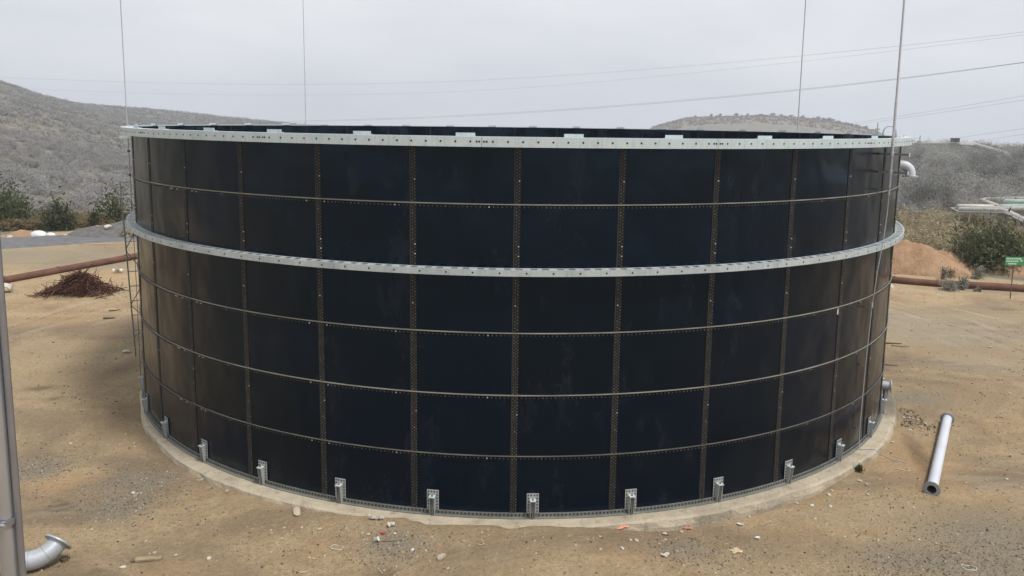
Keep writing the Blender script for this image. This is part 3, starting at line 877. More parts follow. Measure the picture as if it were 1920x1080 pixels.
for (px, py) in ((1495.5, 244),):
    xy = far_rim(px, py, RT_ + 0.30); rod('lightning_rod', xy, 16, 7.2, 0.028, 'grey lightning rod on the far tank rim, the brown hill behind its foot', arms=((8.05, 0.05),))
# short hand rail hoop and sampling post on the far rim
xy = far_rim(1668, 249, RT_ + 0.1)
t_ = thing('rim_rail', 'low bent steel hoop rail standing on the far tank rim', 'rail', (xy[0], xy[1], 8.425))
mb = MB(); mb.tube([(-0.22, 0, 0)] + [(-0.22 * math.cos(a_), 0, 0.10 + 0.22 * math.sin(a_)) for a_ in [math.pi * k / 8 for k in range(9)]] + [(0.22, 0, 0)], 0.025, 8); mb.build('hoop', M['galv_rod'], t_)
mb = MB(); mb.cyl((-0.42, 0, 0), (-0.42, 0, 0.42), 0.02, 8); mb.build('post', M['galv_rod'], t_)
mb = MB(); mb.box((-0.42, 0, 0.2), (0.14, 0.06, 0.05)); mb.build('valve_box', M['galv_rod'], t_)

# ------------------------------------------------------------------ scaffold ladder frame on the left
sb = np.array([-14.2, -0.65]); sd = np.array([0.86, 0.51]); lean = at(225, 340, 32.3) - np.array([-14.2, -0.65, 0])
zt = float(lean[2]); zb = float(gz(*sb))
sc = thing('scaffold_frame', 'tall thin scaffold ladder frame standing against the left flank of the tank', 'scaffold', (sb[0], sb[1], zb))
Wd = 0.62
def SL(s_, z): return (sd[0] * s_ + lean[0] * z / (zt - zb), sd[1] * s_ + lean[1] * z / (zt - zb), z)
for s_ in (0, Wd):
    mb = MB(); mb.cyl(SL(s_, -0.05), SL(s_, zt - zb), 0.026, 8); mb.build('upright', M['galv_base'], sc)
nr = 11
for k in range(nr + 1):
    z = zt - zb - 0.02 - k * 0.555
    mb = MB(); mb.cyl(SL(0, z), SL(Wd, z), 0.019, 6); mb.build('rung', M['galv_bracket'] if k else M['galv_base'], sc)
for z0_, z1_ in ((6.3, 5.3), (4.1, 5.2), (4.0, 3.05), (2.0, 3.0), (1.95, 1.2), (0.75, 1.15)):
    mb = MB(); mb.cyl(SL(0, z0_), SL(Wd, z1_), 0.017, 6); mb.build('brace', M['galv_base'], sc)

# ------------------------------------------------------------------ foreground pole beside the photographer
pp = at(19, 1079, 3.5)
gpz = float(gz(pp[0], pp[1]))
pole = thing('steel_pole', 'tall shiny steel tube paired with a thinner tube and a clamp band', 'pole', (pp[0], pp[1], gpz))
sd_ = np.array([RT[0], RT[1], 0]) / math.hypot(RT[0], RT[1])
mb = MB(); mb.cyl((0, 0, -0.3), (0, 0, 10.5), 0.031, 32); mb.build('main_tube', M['steel'], pole)
o2 = sd_ * 0.047 + np.array([0, 0.005, 0])
mb = MB(); mb.cyl((o2[0], o2[1], -0.3), (o2[0], o2[1], 10.5), 0.0125, 20); mb.build('side_tube', M['brushed'], pole)
zc_ = at(20, 977, 3.5)[2] - gpz
mb = MB(); mb.lathe([(0, 0.0345), (0, 0.042), (0.022, 0.042), (0.022, 0.0345)], 24, (0, 0, zc_), (0, 0, 1), True)
cl = mb.build('clamp_band', M['brushed'], pole)
mb = MB(); mb.cyl((-0.05, -0.03, zc_ + 0.011), (0.03, -0.05, zc_ + 0.011), 0.006, 8); mb.build('clamp_bolt', M['steel'], cl)

# ------------------------------------------------------------------ flanged white pipe on the ground, right
a = gp(1746, 928); b = gp(1775.5, 793)
ax = Vector(b - a); ax.z = 0; L = ax.length; ax.normalize()
zr0 = max(float(gz(a[0], a[1])), float(gz(b[0], b[1])))
pip = thing('flanged_pipe', 'long straight white pipe with grey end flanges lying on the dirt', 'pipe', (a[0], a[1], a[2]))
RF, RP, RI = 0.195, 0.130, 0.108
cz_ = RF - 0.055
org = Vector((0, 0, cz_))
slope = (float(b[2]) - float(a[2])) / L
ax3 = Vector((ax.x, ax.y, slope)).normalized()
mb = MB(); mb.lathe([(0.01, RI), (0.01, RP), (L - 0.01, RP), (L - 0.01, RI)], 36, org, ax3, True); mb.build('tube', M['white_pipe'], pip)
mb = MB(); mb.lathe([(0.05, RI - 0.004), (0.05, RI - 0.001), (L - 0.05, RI - 0.001), (L - 0.05, RI - 0.004)], 36, org, ax3, True); mb.build('bore', M['pipe_inside'], pip)
for h in (0.0, L - 0.04):
    mb = MB(); mb.lathe([(h, RI - 0.002), (h, RF), (h + 0.035, RF), (h + 0.035, RI - 0.002)], 40, org, ax3)
    fo = mb.build('flange', M['flange'], pip)
    u_ = ax3.cross(Vector((0, 0, 1))).normalized(); w_ = u_.cross(ax3)
    mb = MB()
    for k in range(12):
        an = 2 * math.pi * (k + .5) / 12
        c = org + ax3 * (h - 0.004) + (u_ * math.cos(an) + w_ * math.sin(an)) * 0.162
        mb.cyl(c, c + ax3 * 0.043, 0.011, 8, False)
    q = mb.build('bolt_hole', M['pipe_inside'], fo); q['kind'] = 'stuff'

# ------------------------------------------------------------------ galvanised bend lying at the left
c = gp(62, 1070)
eb = thing('pipe_bend', 'galvanised pipe bend with an upturned flanged mouth lying on dirt', 'pipe', (c[0], c[1], c[2]))
RB = 0.235
dirv = Vector(gp(110, 1052) - gp(40, 1064)); dirv.z = 0; dirv.normalize()
cc = Vector((0, 0, RB - 0.015))
pts = [cc - dirv * 0.75, cc - dirv * 0.05]
arcR = 0.55
turn = (dirv * 0.0 + Vector((dirv.x * .25 + .05, .75, 0.62))).normalized()
turn = (turn - dirv * turn.dot(dirv)).normalized()
cen = pts[-1] + turn * arcR
for k in range(1, 9):
    an = R_(62) * k / 8
    pts.append(cen + (-turn * math.cos(an) + dirv * math.sin(an)) * arcR)
mb = MB(); mb.tube(pts, RB * 0.8, 28, False)
mb.tube(pts, RB * 0.76, 28, False)
el = mb.build('bend', M['galv_elbow'], eb)
for i in (1, 5):
    dd3 = (Vector(pts[i + 1]) - Vector(pts[i])).normalized()
    mb = MB(); mb.lathe([(-0.008, RB * .79), (-0.008, RB * .815), (0.008, RB * .815), (0.008, RB * .79)], 28, pts[i], dd3, True); mb.build('weld_seam', M['flange'], el)
dd3 = (Vector(pts[-1]) - Vector(pts[-2])).normalized()
mb = MB(); mb.lathe([(-0.01, RB * .76), (-0.01, RB * 1.22), (0.022, RB * 1.22), (0.022, RB * .76)], 32, pts[-1], dd3); mb.build('flange', M['galv_elbow'], eb)
mb = MB(); mb.cyl(cc - dirv * 0.42 + Vector((0, 0, RB * .78)), cc - dirv * 0.42 + Vector((0, 0, RB * 1.15)), 0.045, 14); mb.build('boss', M['galv_elbow'], eb)
mb = MB(); mb.lathe([(-0.02, RB * .76), (-0.02, RB * 1.1), (0.015, RB * 1.1), (0.015, RB * .76)], 32, cc - dirv * 0.75, dirv); mb.build('flange', M['galv_elbow'], eb)
c = gp(2, 1078)
eb2 = thing('pipe_offcut', 'short galvanised pipe offcut lying beside the steel pole', 'pipe', (c[0] - .25, c[1], c[2]))
mb = MB(); mb.lathe([(0, 0.135), (0, 0.16), (0.62, 0.16), (0.62, 0.135)], 28, (0, 0, 0.15), (0.55, -0.8, 0), True); mb.build('tube', M['galv_elbow'], eb2)
mb = MB(); mb.lathe([(0, 0.14), (0, 0.195), (0.025, 0.195), (0.025, 0.14)], 28, (0.0, 0.0, 0.15), (0.55, -0.8, 0)); mb.build('flange', M['flange'], eb2)

# ------------------------------------------------------------------ rusty pipeline round the back
pl_pts = [(-39, -11), (-33.5, 0.5), tuple(gp(8, 531)[:2]), tuple(gp(110, 512)[:2]), tuple(gp(236, 489)[:2]), (-21.5, 26.8), (-15, 29.5), (3, 23.8), tuple(gp(1676, 530)[:2]), tuple(gp(1757, 537)[:2]), tuple(gp(1920, 547)[:2]), (38, 11.2), (48, 8)]
pline = thing('pipeline', 'rusty brown steel pipeline lying on the dirt behind the tank', 'pipeline', (pl_pts[0][0], pl_pts[0][1], 0))
for i in range(len(pl_pts) - 1):
    p0, p1 = np.array(pl_pts[i]), np.array(pl_pts[i + 1])
    n = 10; q = []
    for k in range(n + 1):
        p = p0 + (p1 - p0) * k / n
        q.append((p[0] - pl_pts[0][0], p[1] - pl_pts[0][1], float(gz(p[0], p[1])) * 0.5 + 0.5 * (-0.3) + 0.17 + 0.02 * math.sin(p[0])))
    mb = MB(); mb.tube(q, 0.205, 14, True); so = mb.build('pipe_section', M['rust'], pline)
    e = Vector(q[-1]); dd3 = (e - Vector(q[-2])).normalized()
    mb = MB(); mb.lathe([(-0.05, 0.2), (-0.05, 0.235), (0.05, 0.235), (0.05, 0.2)], 14, e, dd3, True); mb.build('joint_collar', M['rust'], so)

# ------------------------------------------------------------------ scrap heap of rusty bars
c = gp(150, 549)
heap = thing('scrap_heap', 'tangled heap of rusty reinforcing bar offcuts on the dirt', 'scrap heap', (c[0], c[1], c[2]))
V = []; F = []
def add_tube_np(pts, rad, n=4):
    pts = np.asarray(pts); b = sum(len(q) for q in V)
    tng = np.gradient(pts, axis=0); tng /= np.linalg.norm(tng, axis=1)[:, None] + 1e-9
    a_ = np.array([0.3, 0.5, 0.81]); uu = np.cross(tng, a_); uu /= np.linalg.norm(uu, axis=1)[:, None] + 1e-9; ww = np.cross(tng, uu)
    ring = np.concatenate([(pts + rad * (uu * math.cos(2 * math.pi * k / n) + ww * math.sin(2 * math.pi * k / n)))[:, None] for k in range(n)], 1)
    V.append(ring.reshape(-1, 3)); m = len(pts)
    for i in range(m - 1):
        for k in range(n):
            F.append((b + i * n + k, b + i * n + (k + 1) % n, b + (i + 1) * n + (k + 1) % n, b + (i + 1) * n + k))
for i in range(620):
    rx, ry = rng.normal(0, .75), rng.normal(0, .5)
    rx = np.clip(rx, -1.7, 1.7); ry = np.clip(ry, -1.0, 1.0)
    hgt = 1.0 * math.exp(-(rx / 1.05) ** 2 - (ry / .85) ** 2)
    z = 0.05 + hgt * rng.uniform(.1, 1) ** .6
    an = rng.uniform(0, 3.14); ln = rng.uniform(.4, 1.3); bend = rng.normal(0, 1.3)
    s_ = np.linspace(-.5, .5, 7)
    x = rx + ln * s_ * math.cos(an) ; y = ry + ln * s_ * math.sin(an) + bend * (s_ ** 2) * .8
    zz = z - rx * .25 * s_ * ln * (1 if math.cos(an) > 0 else -1) + rng.normal(0, .25) * s_ + rng.normal(-.35, .8) * s_ ** 2 + .12 * np.sin(s_ * rng.uniform(3, 9) + rng.uniform(0, 6))
    add_tube_np(np.stack([x, y, np.maximum(zz, 0.01)], 1), rng.uniform(.008, .018))
me = mesh_np('bars', np.concatenate(V), F, False)
o = link('bars', me, M['scrap'], heap); o['kind'] = 'stuff'
mb = MB(); mb.box((-.2, -.55, .95), (0.9, .16, .03), Matrix.Rotation(-.5, 3, 'Y') @ Matrix.Rotation(.3, 3, 'Z')); mb.build('bent_strap', M['post_rust'], heap)

# ------------------------------------------------------------------ soil mounds
def mound(name, cx, cy, rx, ry, h, mat, label, cat, seed, ang=0, n=40, sharp=1.3, ridge=None):
    V = []; 
    ca, sa = math.cos(ang), math.sin(ang)
    rings = 16
    for i in range(rings + 1):
        q = i / rings
        for k in range(n):
            a_ = 2 * math.pi * k / n
            wob = 1 + 0.35 * float(fbm(math.cos(a_) * 1.7 + seed, math.sin(a_) * 1.7, seed))
            lx, ly = rx * q * wob * math.cos(a_), ry * q * wob * math.sin(a_)
            x, y = cx + lx * ca - ly * sa, cy + lx * sa + ly * ca
            hh_ = h * (1 - q ** sharp) * (1 + 0.9 * float(fbm(x / 1.4, y / 1.4, seed + 3)))
            if ridge: hh_ *= 1 + ridge * math.sin(lx / rx * 5 + seed)
            zz = max(hh_, 0) + 0.22 * float(fbm(x * 1.3, y * 1.3, seed + 9)) * (1 - q) - (0.12 if i == rings else 0)
            V.append((x, y, float(gz(x, y)) + zz))
    F = [(i * n + k, i * n + (k + 1) % n, (i + 1) * n + (k + 1) % n, (i + 1) * n + k)[::-1] for i in range(1, rings) for k in range(n)]
    F += [(0, n + (k + 1) % n, n + k)[::-1] for k in range(n)]
    # the innermost ring collapses to one point
    v0 = V[0]
    me = bpy.data.meshes.new(name); me.from_pydata(V, [], F); me.update()
    me.polygons.foreach_set('use_smooth', [True] * len(F))
    return tag(link(name, me, mat), label, cat)
mc = gp(1722, 512)
mound('soil_mound', mc[0], mc[1] + 1.2, 3.7, 2.3, 1.85, M['orange_soil'], 'tall heap of orange soil behind the rusty pipeline, scrub behind', 'mound', 11, -0.3)
mc = gp(1795, 512)
mound('soil_mound', mc[0] - 0.2, mc[1] + 1.6, 2.6, 1.7, 1.15, M['orange_soil'], 'low shoulder of orange soil between the tall heap and the dark bush', 'mound', 17, -0.4)
mc = gp(1912, 515)
mound('soil_mound', mc[0] + 0.8, mc[1] + 1.0, 3.0, 2.2, 1.35, M['orange_soil'], 'orange soil bank behind the small green sign', 'mound', 23, -0.3)
mc = gp(205, 445)
mound('gravel_heap', mc[0] + .2, mc[1] + 1.5, 4.2, 2.4, 1.05, M['gravel_dark'], 'heap of dark grey gravel beside the road with pale boulders on it', 'heap', 29, 0.1, sharp=1.6)
gh = bpy.data.objects['gravel_heap']
ghv = np.array([tuple(v_.co) for v_ in gh.data.vertices])
def heap_at(px, py):
    """place on the gravel heap seen at a place of the photograph"""
    best = None
    for d in np.arange(66, 76, .1):
        q = at(px, py, d); dd_ = np.hypot(ghv[:, 0] - q[0], ghv[:, 1] - q[1]); k = dd_.argmin()
        if dd_[k] < .5 and q[2] <= ghv[k, 2]: return q
    return gp(px, py)
mc = gp(45, 444)
mound('sand_heap', mc[0], mc[1] + .3, 1.6, .7, .55, M['orange_soil'], 'small orange sand heap between white sacks at the road edge', 'heap', 31, 0.0)

# ------------------------------------------------------------------ stones
def stone_mesh(seed, sub=1, flat=0.7):
    bm = bmesh.new(); bmesh.ops.create_icosphere(bm, subdivisions=sub + 1 if sub > 1 else 2, radius=1)
    r = random.Random(seed)
    off = [Vector((r.uniform(-1, 1), r.uniform(-1, 1), r.uniform(-1, 1))).normalized() for _ in range(7)]
    cut = [r.uniform(.55, .9) for _ in range(7)]
    for v_ in bm.verts:
        for o_, c_ in zip(off, cut):
            d2 = v_.co.dot(o_)
            if d2 > c_: v_.co -= o_ * (d2 - c_)
        v_.co *= r.uniform(.94, 1.06); v_.co.z *= flat
    me = bpy.data.meshes.new('stone'); bm.to_mesh(me); bm.free(); return me
SM = {}
for nm in ('stone', 'white_stone', 'brown_stone'):
    SM[nm] = []
    for s_ in range(5):
        me = stone_mesh(s_ * 7 + len(nm), 1, .62); me.materials.append(M[nm]); SM[nm].append(me)
PXM = lambda p: FPX / (Vector(p) - Vector(CAM)).dot(Vector(FW))
def stone(px, py, wpx, kind, label, group=None, asp=1.0, name='stone', sink=0.25, z=None, hgt=1.0, cat='stone', on_heap=False):
    p = heap_at(px, py) if on_heap else gp(px, py); s_ = wpx / PXM(p) / 2
    o = bpy.data.objects.new(name, random.choice(SM[kind])); COL.objects.link(o)
    o.scale = (s_, s_ * asp * random.uniform(.75, 1.1), s_ * hgt * random.uniform(.8, 1.05))
    o.rotation_euler = (random.uniform(-.15, .15), random.uniform(-.15, .15), random.uniform(0, 6.28))
    zz = p[2] if z is None else z
    o.location = (p[0], p[1], zz + o.scale[2] * .62 * (1 - 2 * sink))
    return tag(o, label, cat, group)
stone(558, 962, 33, 'stone', 'large flat brown grey rock lying before the concrete ring', asp=.6, hgt=.8)
stone(237, 661, 15, 'white_stone', 'squarish white block on the dirt by the scaffold ladder foot', name='block', cat='block')
stone(1671, 540, 12, 'white_stone', 'white rock against the right flank of the tank', hgt=1.3)
stone(203, 428, 14, 'white_stone', 'big cream boulder on the dark gravel heap', on_heap=True, hgt=1.4, name='boulder', cat='boulder', sink=.3)
stone(190, 419, 9, 'white_stone', 'pale rock on top of the dark gravel heap', on_heap=True, sink=.3)
stone(183, 425, 7, 'white_stone', 'pale greenish rock beside a green sprig on the gravel heap', on_heap=True, sink=.3)
stone(250, 436, 8, 'white_stone', 'pale rock at the tank end of the gravel heap', on_heap=True, sink=.2)
stone(18, 446, 12, 'white_stone', 'cream rock at the road edge left of the sand heap', hgt=1.2)
stone(122, 443, 11, 'stone', 'low yellowish rock beyond the white sacks at the road edge')
stone(141, 442, 9, 'stone', 'ochre rock beside a low yellowish rock at the road edge')
stone(159, 442, 6, 'white_stone', 'small cream rock at the foot of the gravel heap')
stone(184, 551, 11, 'white_stone', 'white jagged lump in front of the rusty scrap heap', hgt=1.6)
stone(828, 1048, 20, 'stone', 'pale upright stone tilted in a hollow of the dirt', hgt=1.5)
stone(392, 1048, 9, 'white_stone', 'small white upright stone standing alone on dirt', hgt=1.6)
stone(230, 1065, 14, 'white_stone', 'elongated white stone near the weathered wooden plank', asp=.55)
stone(600, 993, 11, 'stone', 'round pale stone beside a thin stick of litter')
stone(690, 1003, 12, 'stone', 'rounded tan stone near the red lid')
G = 'small loose stones on the yard'
LB = 'small pale loose stone on the brown dirt yard'
notable = [(250, 925, 7), (252, 931, 5), (404, 910, 9), (425, 921, 6), (172, 994, 6), (158, 994, 5), (330, 1042, 7), (290, 1037, 7), (274, 1015, 6), (50, 819, 5), (79, 884, 4), (132, 833, 8), (254, 839, 7), (252, 832, 6), (193, 670, 5), (186, 656, 4),
           (150, 583, 5), (166, 602, 4), (224, 557, 5), (182, 592, 4), (225, 584, 4), (207, 546, 5), (110, 560, 4), (225, 508, 5), (215, 500, 4), (1246, 1002, 9), (1252, 992, 14), (1240, 990, 9), (1219, 985, 8), (1266, 992, 8), (1277, 998, 8), (1126, 1030, 6), (1167, 1029, 8), (1193, 1015, 9),
           (1183, 1013, 6), (1269, 1034, 6), (1281, 1034, 5), (1310, 986, 7), (1392, 1067, 5), (1341, 1075, 5), (1405, 969, 5), (1003, 1015, 5), (1005, 1038, 5), (1062, 1064, 5), (915, 994, 5), (905, 1015, 4), (870, 1015, 4), (880, 1023, 4), (1112, 1010, 4), (1113, 1015, 5), (1125, 1007, 5),
           (1553, 928, 10), (1560, 921, 6), (1612, 903, 9), (1625, 910, 7), (1627, 928, 7), (1522, 948, 8), (1494, 945, 7), (1484, 933, 7), (1468, 949, 5), (1557, 950, 10), (1724, 900, 4), (1888, 899, 6), (1849, 901, 5), (1811, 906, 5), (1706, 807, 6), (1673, 830, 6), (1735, 795, 6), (1727, 800, 6), (1721, 788, 6), (1738, 798, 5), (1700, 790, 6), (1693, 783, 5), (1710, 785, 5),
           (1856, 652, 6), (1734, 567, 6), (1690, 696, 5), (1763, 558, 4), (1855, 676, 4), (1708, 677, 4), (1845, 648, 4), (1801, 631, 4), (1893, 738, 5), (1802, 634, 4), (1724, 1013, 5), (1637, 973, 4), (1648, 979, 4), (1420, 1009, 7), (1712, 1012, 5), (1755, 1020, 6), (1795, 1003, 6), (580, 1046, 6), (588, 1048, 5), (609, 1042, 5), (533, 990, 6), (566, 990, 6), (720, 1070, 5), (710, 1010, 5), (680, 1000, 6), (683, 1012, 4), (654, 993, 4), (703, 1062, 4), (740, 1002, 8), (773, 1032, 9), (755, 1036, 5), (738, 968, 0)]
for px, py, w in notable:
    if w: stone(px, py, w * 1.15, random.choice(['stone', 'stone', 'stone', 'white_stone']), LB, G, asp=random.uniform(.6, 1))
GB = 'brown clods on the yard'
for k in range(60):
    px, py = random.choice([(random.uniform(60, 1900), random.uniform(1000, 1078)), (random.uniform(60, 240), random.uniform(600, 1000)), (random.uniform(1690, 1915), random.uniform(600, 1000))])
    p = gp(px, py)
    if math.hypot(p[0], p[1]) > 13.7:
        stone(px, py, random.uniform(3.5, 7), 'brown_stone', 'small brown clod of earth on the dirt yard', GB, name='earth_clod', cat='clod')

# fine grit and pebbles: nobody could count them
def grit(name, n, pick, smin, smax, mat, label):
    base = np.array([(1, 0, 0), (-.5, .87, 0), (-.5, -.87, 0), (0, 0, 1.0)])
    fc = np.array([(0, 1, 3), (1, 2, 3), (2, 0, 3)])
    P_ = pick(n); n = len(P_)
    s_ = smin + (smax - smin) * rng.random(n) ** 3
    an = rng.random(n) * 6.28
    ca, sa = np.cos(an), np.sin(an)
    jit = 1 + rng.uniform(-.35, .35, (n, 4, 3))
    B = base[None] * jit
    X = (B[..., 0] * ca[:, None] - B[..., 1] * sa[:, None]) * s_[:, None]; Y = (B[..., 0] * sa[:, None] + B[..., 1] * ca[:, None]) * s_[:, None]
    Z = B[..., 2] * s_[:, None] * .8
    zz = gz(P_[:, 0], P_[:, 1])
    Vv = np.stack([X + P_[:, :1], Y + P_[:, 1:2], Z + zz[:, None] - s_[:, None] * .15], 2).reshape(-1, 3)
    Ff = (fc[None] + 4 * np.arange(n)[:, None, None]).reshape(-1, 3)
    return tag(link(name, mesh_np(name, Vv, Ff), mat), label, kind='stuff')
def yard(n):
    out = np.empty((0, 2))
    while len(out) < n:
        x = rng.uniform(-30, 30, n * 2); y = rng.uniform(-22, 26, n * 2)
        r = np.hypot(x, y); dc = np.hypot(x, y - CAM[1])
        keep = (r > 13.5) & (rng.random(n * 2) < np.clip(30 / np.maximum(dc, 1), .15, 1) ** 2 * (0.35 + 1.1 * vnoise(x / 1.6, y / 1.6, 77) * vnoise(x / .5, y / .5, 78)))
        keep &= ~((np.abs(np.arctan2(x, y - CAM[1])) > R_(36)))
        out = np.concatenate([out, np.stack([x, y], 1)[keep]])
    return out[:n]
grit('pebbles', 26000, yard, .007, .05, M['grit'], 'loose grit and pebbles scattered over the dirt yard')
def patch(c, s):
    def f(n):
        out = []
        for (px, py, sx, sy) in c:
            p = gp(px, py); out.append(np.stack([rng.normal(p[0], sx, n // len(c)), rng.normal(p[1], sy, n // len(c))], 1))
        q = np.concatenate(out); return q[np.hypot(q[:, 0], q[:, 1]) > 13.45]
    return f
t = NT('grey_grit'); g = t.new('ShaderNodeNewGeometry')
t.col(t.ramp(g.outputs['Random Per Island'], (0.0, (0.075, 0.066, 0.056)), (0.5, (0.17, 0.152, 0.126)), (0.9, (0.25, 0.222, 0.185)), (0.99, (0.42, 0.40, 0.36)))); t.set(.95, 0, .15)
M['grey_grit'] = t.m
grit('crushed_gravel', 15000, patch([(70, 880, .5, .45), (255, 900, .8, .6), (235, 950, .6, .5), (740, 1022, .65, .45), (1290, 1035, .7, .4), (1880, 1010, 1.4, 1.0), (1790, 1055, 1.5, .6), (1900, 1070, 1.4, .8), (1700, 1070, 1.0, .4)], 0), .008, .04, M['grey_grit'], 'patches of crushed grey gravel spilled over the dirt')
grit('rubble', 500, patch([(1700, 790, .55, .28), (1725, 798, .35, .25), (1690, 775, .3, .3)], 0), .02, .09, M['grit'], 'broken stone rubble beside the concrete ring near the outlet')

# ------------------------------------------------------------------ litter
def litter_box(name, px, py, size, mat, label, cat, rz=0, tilt=(0, 0), z=0.0):
    p = gp(px, py)
    mb = MB(); mb.box((0, 0, 0), size)
    o = mb.build(name, mat)
    o.location = (p[0], p[1], p[2] + size[2] / 2 + z); o.rotation_euler = (tilt[0], tilt[1], rz)
    bv = o.modifiers.new('bevel', 'BEVEL'); bv.width = min(size) * .25; bv.segments = 1
    return tag(o, label, cat)
def sheet(name, px, py, w, d, mat, label, cat, rz=0, seed=0, amp=.05, thick=.006, group=None):
    """crumpled scrap of sheet"""
    p = gp(px, py); r = random.Random(seed); n = 7
    V = []; F = []
    for s_ in (0, 1):
        for i in range(n):
            for j in range(n):
                q = Vector(((i / (n - 1) - .5) * w * (1 + .25 * math.sin(j + seed)), (j / (n - 1) - .5) * d * (1 + .25 * math.cos(i * 1.3 + seed)), 0))
                h = amp * (vnoise(i * .9 + seed * 3.3, j * .9, seed) + .15)
                V.append((q.x, q.y, float(h) + (thick if s_ else 0)))
    for s_ in (0, 1):
        b_ = s_ * n * n
        for i in range(n - 1):
            for j in range(n - 1):
                f = (b_ + i * n + j, b_ + (i + 1) * n + j, b_ + (i + 1) * n + j + 1, b_ + i * n + j + 1)
                F.append(f if s_ else f[::-1])
    ed = [(i, 0) for i in range(n)] + [(n - 1, j) for j in range(1, n)] + [(i, n - 1) for i in range(n - 2, -1, -1)] + [(0, j) for j in range(n - 2, 0, -1)]
    for k in range(len(ed)):
        a_ = ed[k][0] * n + ed[k][1]; b_ = ed[(k + 1) % len(ed)]; b_ = b_[0] * n + b_[1]
        F.append((a_, b_, b_ + n * n, a_ + n * n))
    me = bpy.data.meshes.new(name); me.from_pydata(V, [], F); me.update()
    o = link(name, me, mat); o.location = (p[0], p[1], p[2] - amp * .1); o.rotation_euler = (0, 0, rz)
    return tag(o, label, cat, group)
pk = gp(273, 1051)
plank = thing('wooden_plank', 'short weathered wooden plank lying flat on the dirt', 'plank', (pk[0], pk[1], pk[2]), 0.15)
mb = MB(); mb.box((0.06, 0, 0.035), (0.52, 0.12, 0.06)); q = mb.build('board', M['wood'], plank); bv = q.modifiers.new('bevel', 'BEVEL'); bv.width = .012; bv.segments = 1
mb = MB(); mb.box((-0.24, -.01, 0.022), (0.078, 0.10, 0.04)); q = mb.build('broken_end', M['bark'], plank)
def ring_loop(px, py, w, d, mat, label, rz, seed, group=None, z=.012, open_=False, r=.008):
    p = gp(px, py); pts = []
    cor = [(-w / 2, -d * .3), (-w * .35, -d / 2), (w * .4, -d / 2), (w / 2, -d * .2), (w / 2, d * .25), (w * .35, d / 2), (-w * .4, d / 2), (-w / 2, d * .2)]
    if open_: cor = cor[:6]
    else: cor.append(cor[0])
    for i in range(len(cor) - 1):
        for k in range(3):
            s_ = k / 3; pts.append((cor[i][0] * (1 - s_) + cor[i + 1][0] * s_, cor[i][1] * (1 - s_) + cor[i + 1][1] * s_, z + .01 * math.sin(i * 2 + seed)))
    pts.append((cor[-1][0], cor[-1][1], z))
    mb = MB(); mb.tube(pts, r, 6); o = mb.build('strap_loop', mat); o.location = (p[0], p[1], p[2]); o.rotation_euler = (0, 0, rz)
    return tag(o, label, 'strap', group)
ring_loop(632, 1027, .25, .16, M['strap'], 'white closed strap loop on bare dirt before the tank', -.2, 1)
ring_loop(1817, 1065, .27, .16, M['strap'], 'pale strap loop on the dark gravel patch', -.15, 2)
ring_loop(375, 897, .17, .20, M['strap'], 'open white strap curl beside the concrete ring', .6, 3, open_=True)
ring_loop(901, 1017, .12, .2, M['strap'], 'thin cream strap loop standing out on sandy dirt', .3, 4, open_=True, r=.006)
ring_loop(1690, 880, .4, .12, M['strap'], 'pale bent strip on the dirt between tank and white pipe', -.5, 5, open_=True)
p = gp(718, 1001); mb = MB(); mb.lathe([(0, .0), (0, .05), (.018, .05), (.018, .0)], 18, (0, 0, 0), (0, .35, .94)); o = mb.build('bottle_lid', M['red']); o.location = (p[0], p[1], p[2] + .02); tag(o, 'bright red round lid on the dirt', 'lid')
sheet('rag', 1163, 990, .42, .16, M['pink'], 'crumpled pink red rag at the foot of the concrete ring', 'rag', .05, 3, .10)
sheet('rag', 1285, 992, .26, .06, M['pink'], 'thin pinkish strip of cloth among pale stones by the concrete', 'rag', -.1, 5, .05)
sheet('cardboard_scrap', 1380, 1034, .24, .17, M['card'], 'flat tan cardboard scrap lying on open dirt', 'cardboard', .5, 7, .03)
sheet('paper_scrap', 1387, 985, .14, .07, M['white_sheet'], 'small white paper scrap below the concrete ring', 'paper', -.5, 8, .05)
sheet('paper_scrap', 1420, 1010, .11, .06, M['white_sheet'], 'small white paper scrap near the flat cardboard', 'paper', .2, 9, .05)
sheet('plastic_scrap', 706, 975, .28, .07, M['strap'], 'white crumpled plastic film trailing along the concrete ring', 'plastic', -.1, 11, .12)
sheet('plastic_scrap', 733, 987, .15, .09, M['strap'], 'torn cream plastic scrap between the film and the red lid', 'plastic', .4, 12, .10)
sheet('plastic_scrap', 707, 1016, .12, .10, M['strap'], 'white folded plastic scrap on a grey gravel patch', 'plastic', .3, 13, .13)
sheet('paper_scrap', 1248, 1043, .17, .09, M['strap'], 'torn cream paper scrap on dirt away from the ring', 'paper', .3, 15, .08)
sheet('plastic_scrap', 222, 512, .5, .35, M['white_sheet'], 'white plastic bag lying behind the rusty scrap heap', 'plastic', .2, 17, .28)
sheet('plastic_scrap', 8, 548, .8, .6, M['strap'], 'greyish plastic sack on dirt in front of the rusty pipeline', 'plastic', .2, 19, .5)
def stick(px, py, ln, rz, mat, label, rad=.008, group=None, cat='stick'):
    p = gp(px, py); mb = MB(); r = random.Random(int(px))
    mb.tube([(ln * (s_ - .5), r.uniform(-.03, .03) * ln, rad + r.uniform(0, .02)) for s_ in (0, .3, .6, 1)], [rad, rad, rad * .9, rad * .6], 6)
    o = mb.build('stick', mat); o.location = p; o.rotation_euler = (0, 0, rz); tag(o, label, cat, group)
stick(713, 1072, .22, -1.0, M['strap'], 'pale straw stick at the near edge of the dirt')
stick(571, 1073, .18, .7, M['strap'], 'short cream splinter lying on dirt before the gravel patch')
stick(1610, 1005, .24, .8, M['grass'], 'thin green strip of litter on the dirt')
stick(1336, 1042, .17, .05, M['wood'], 'straight pale twig beside the flat cardboard')
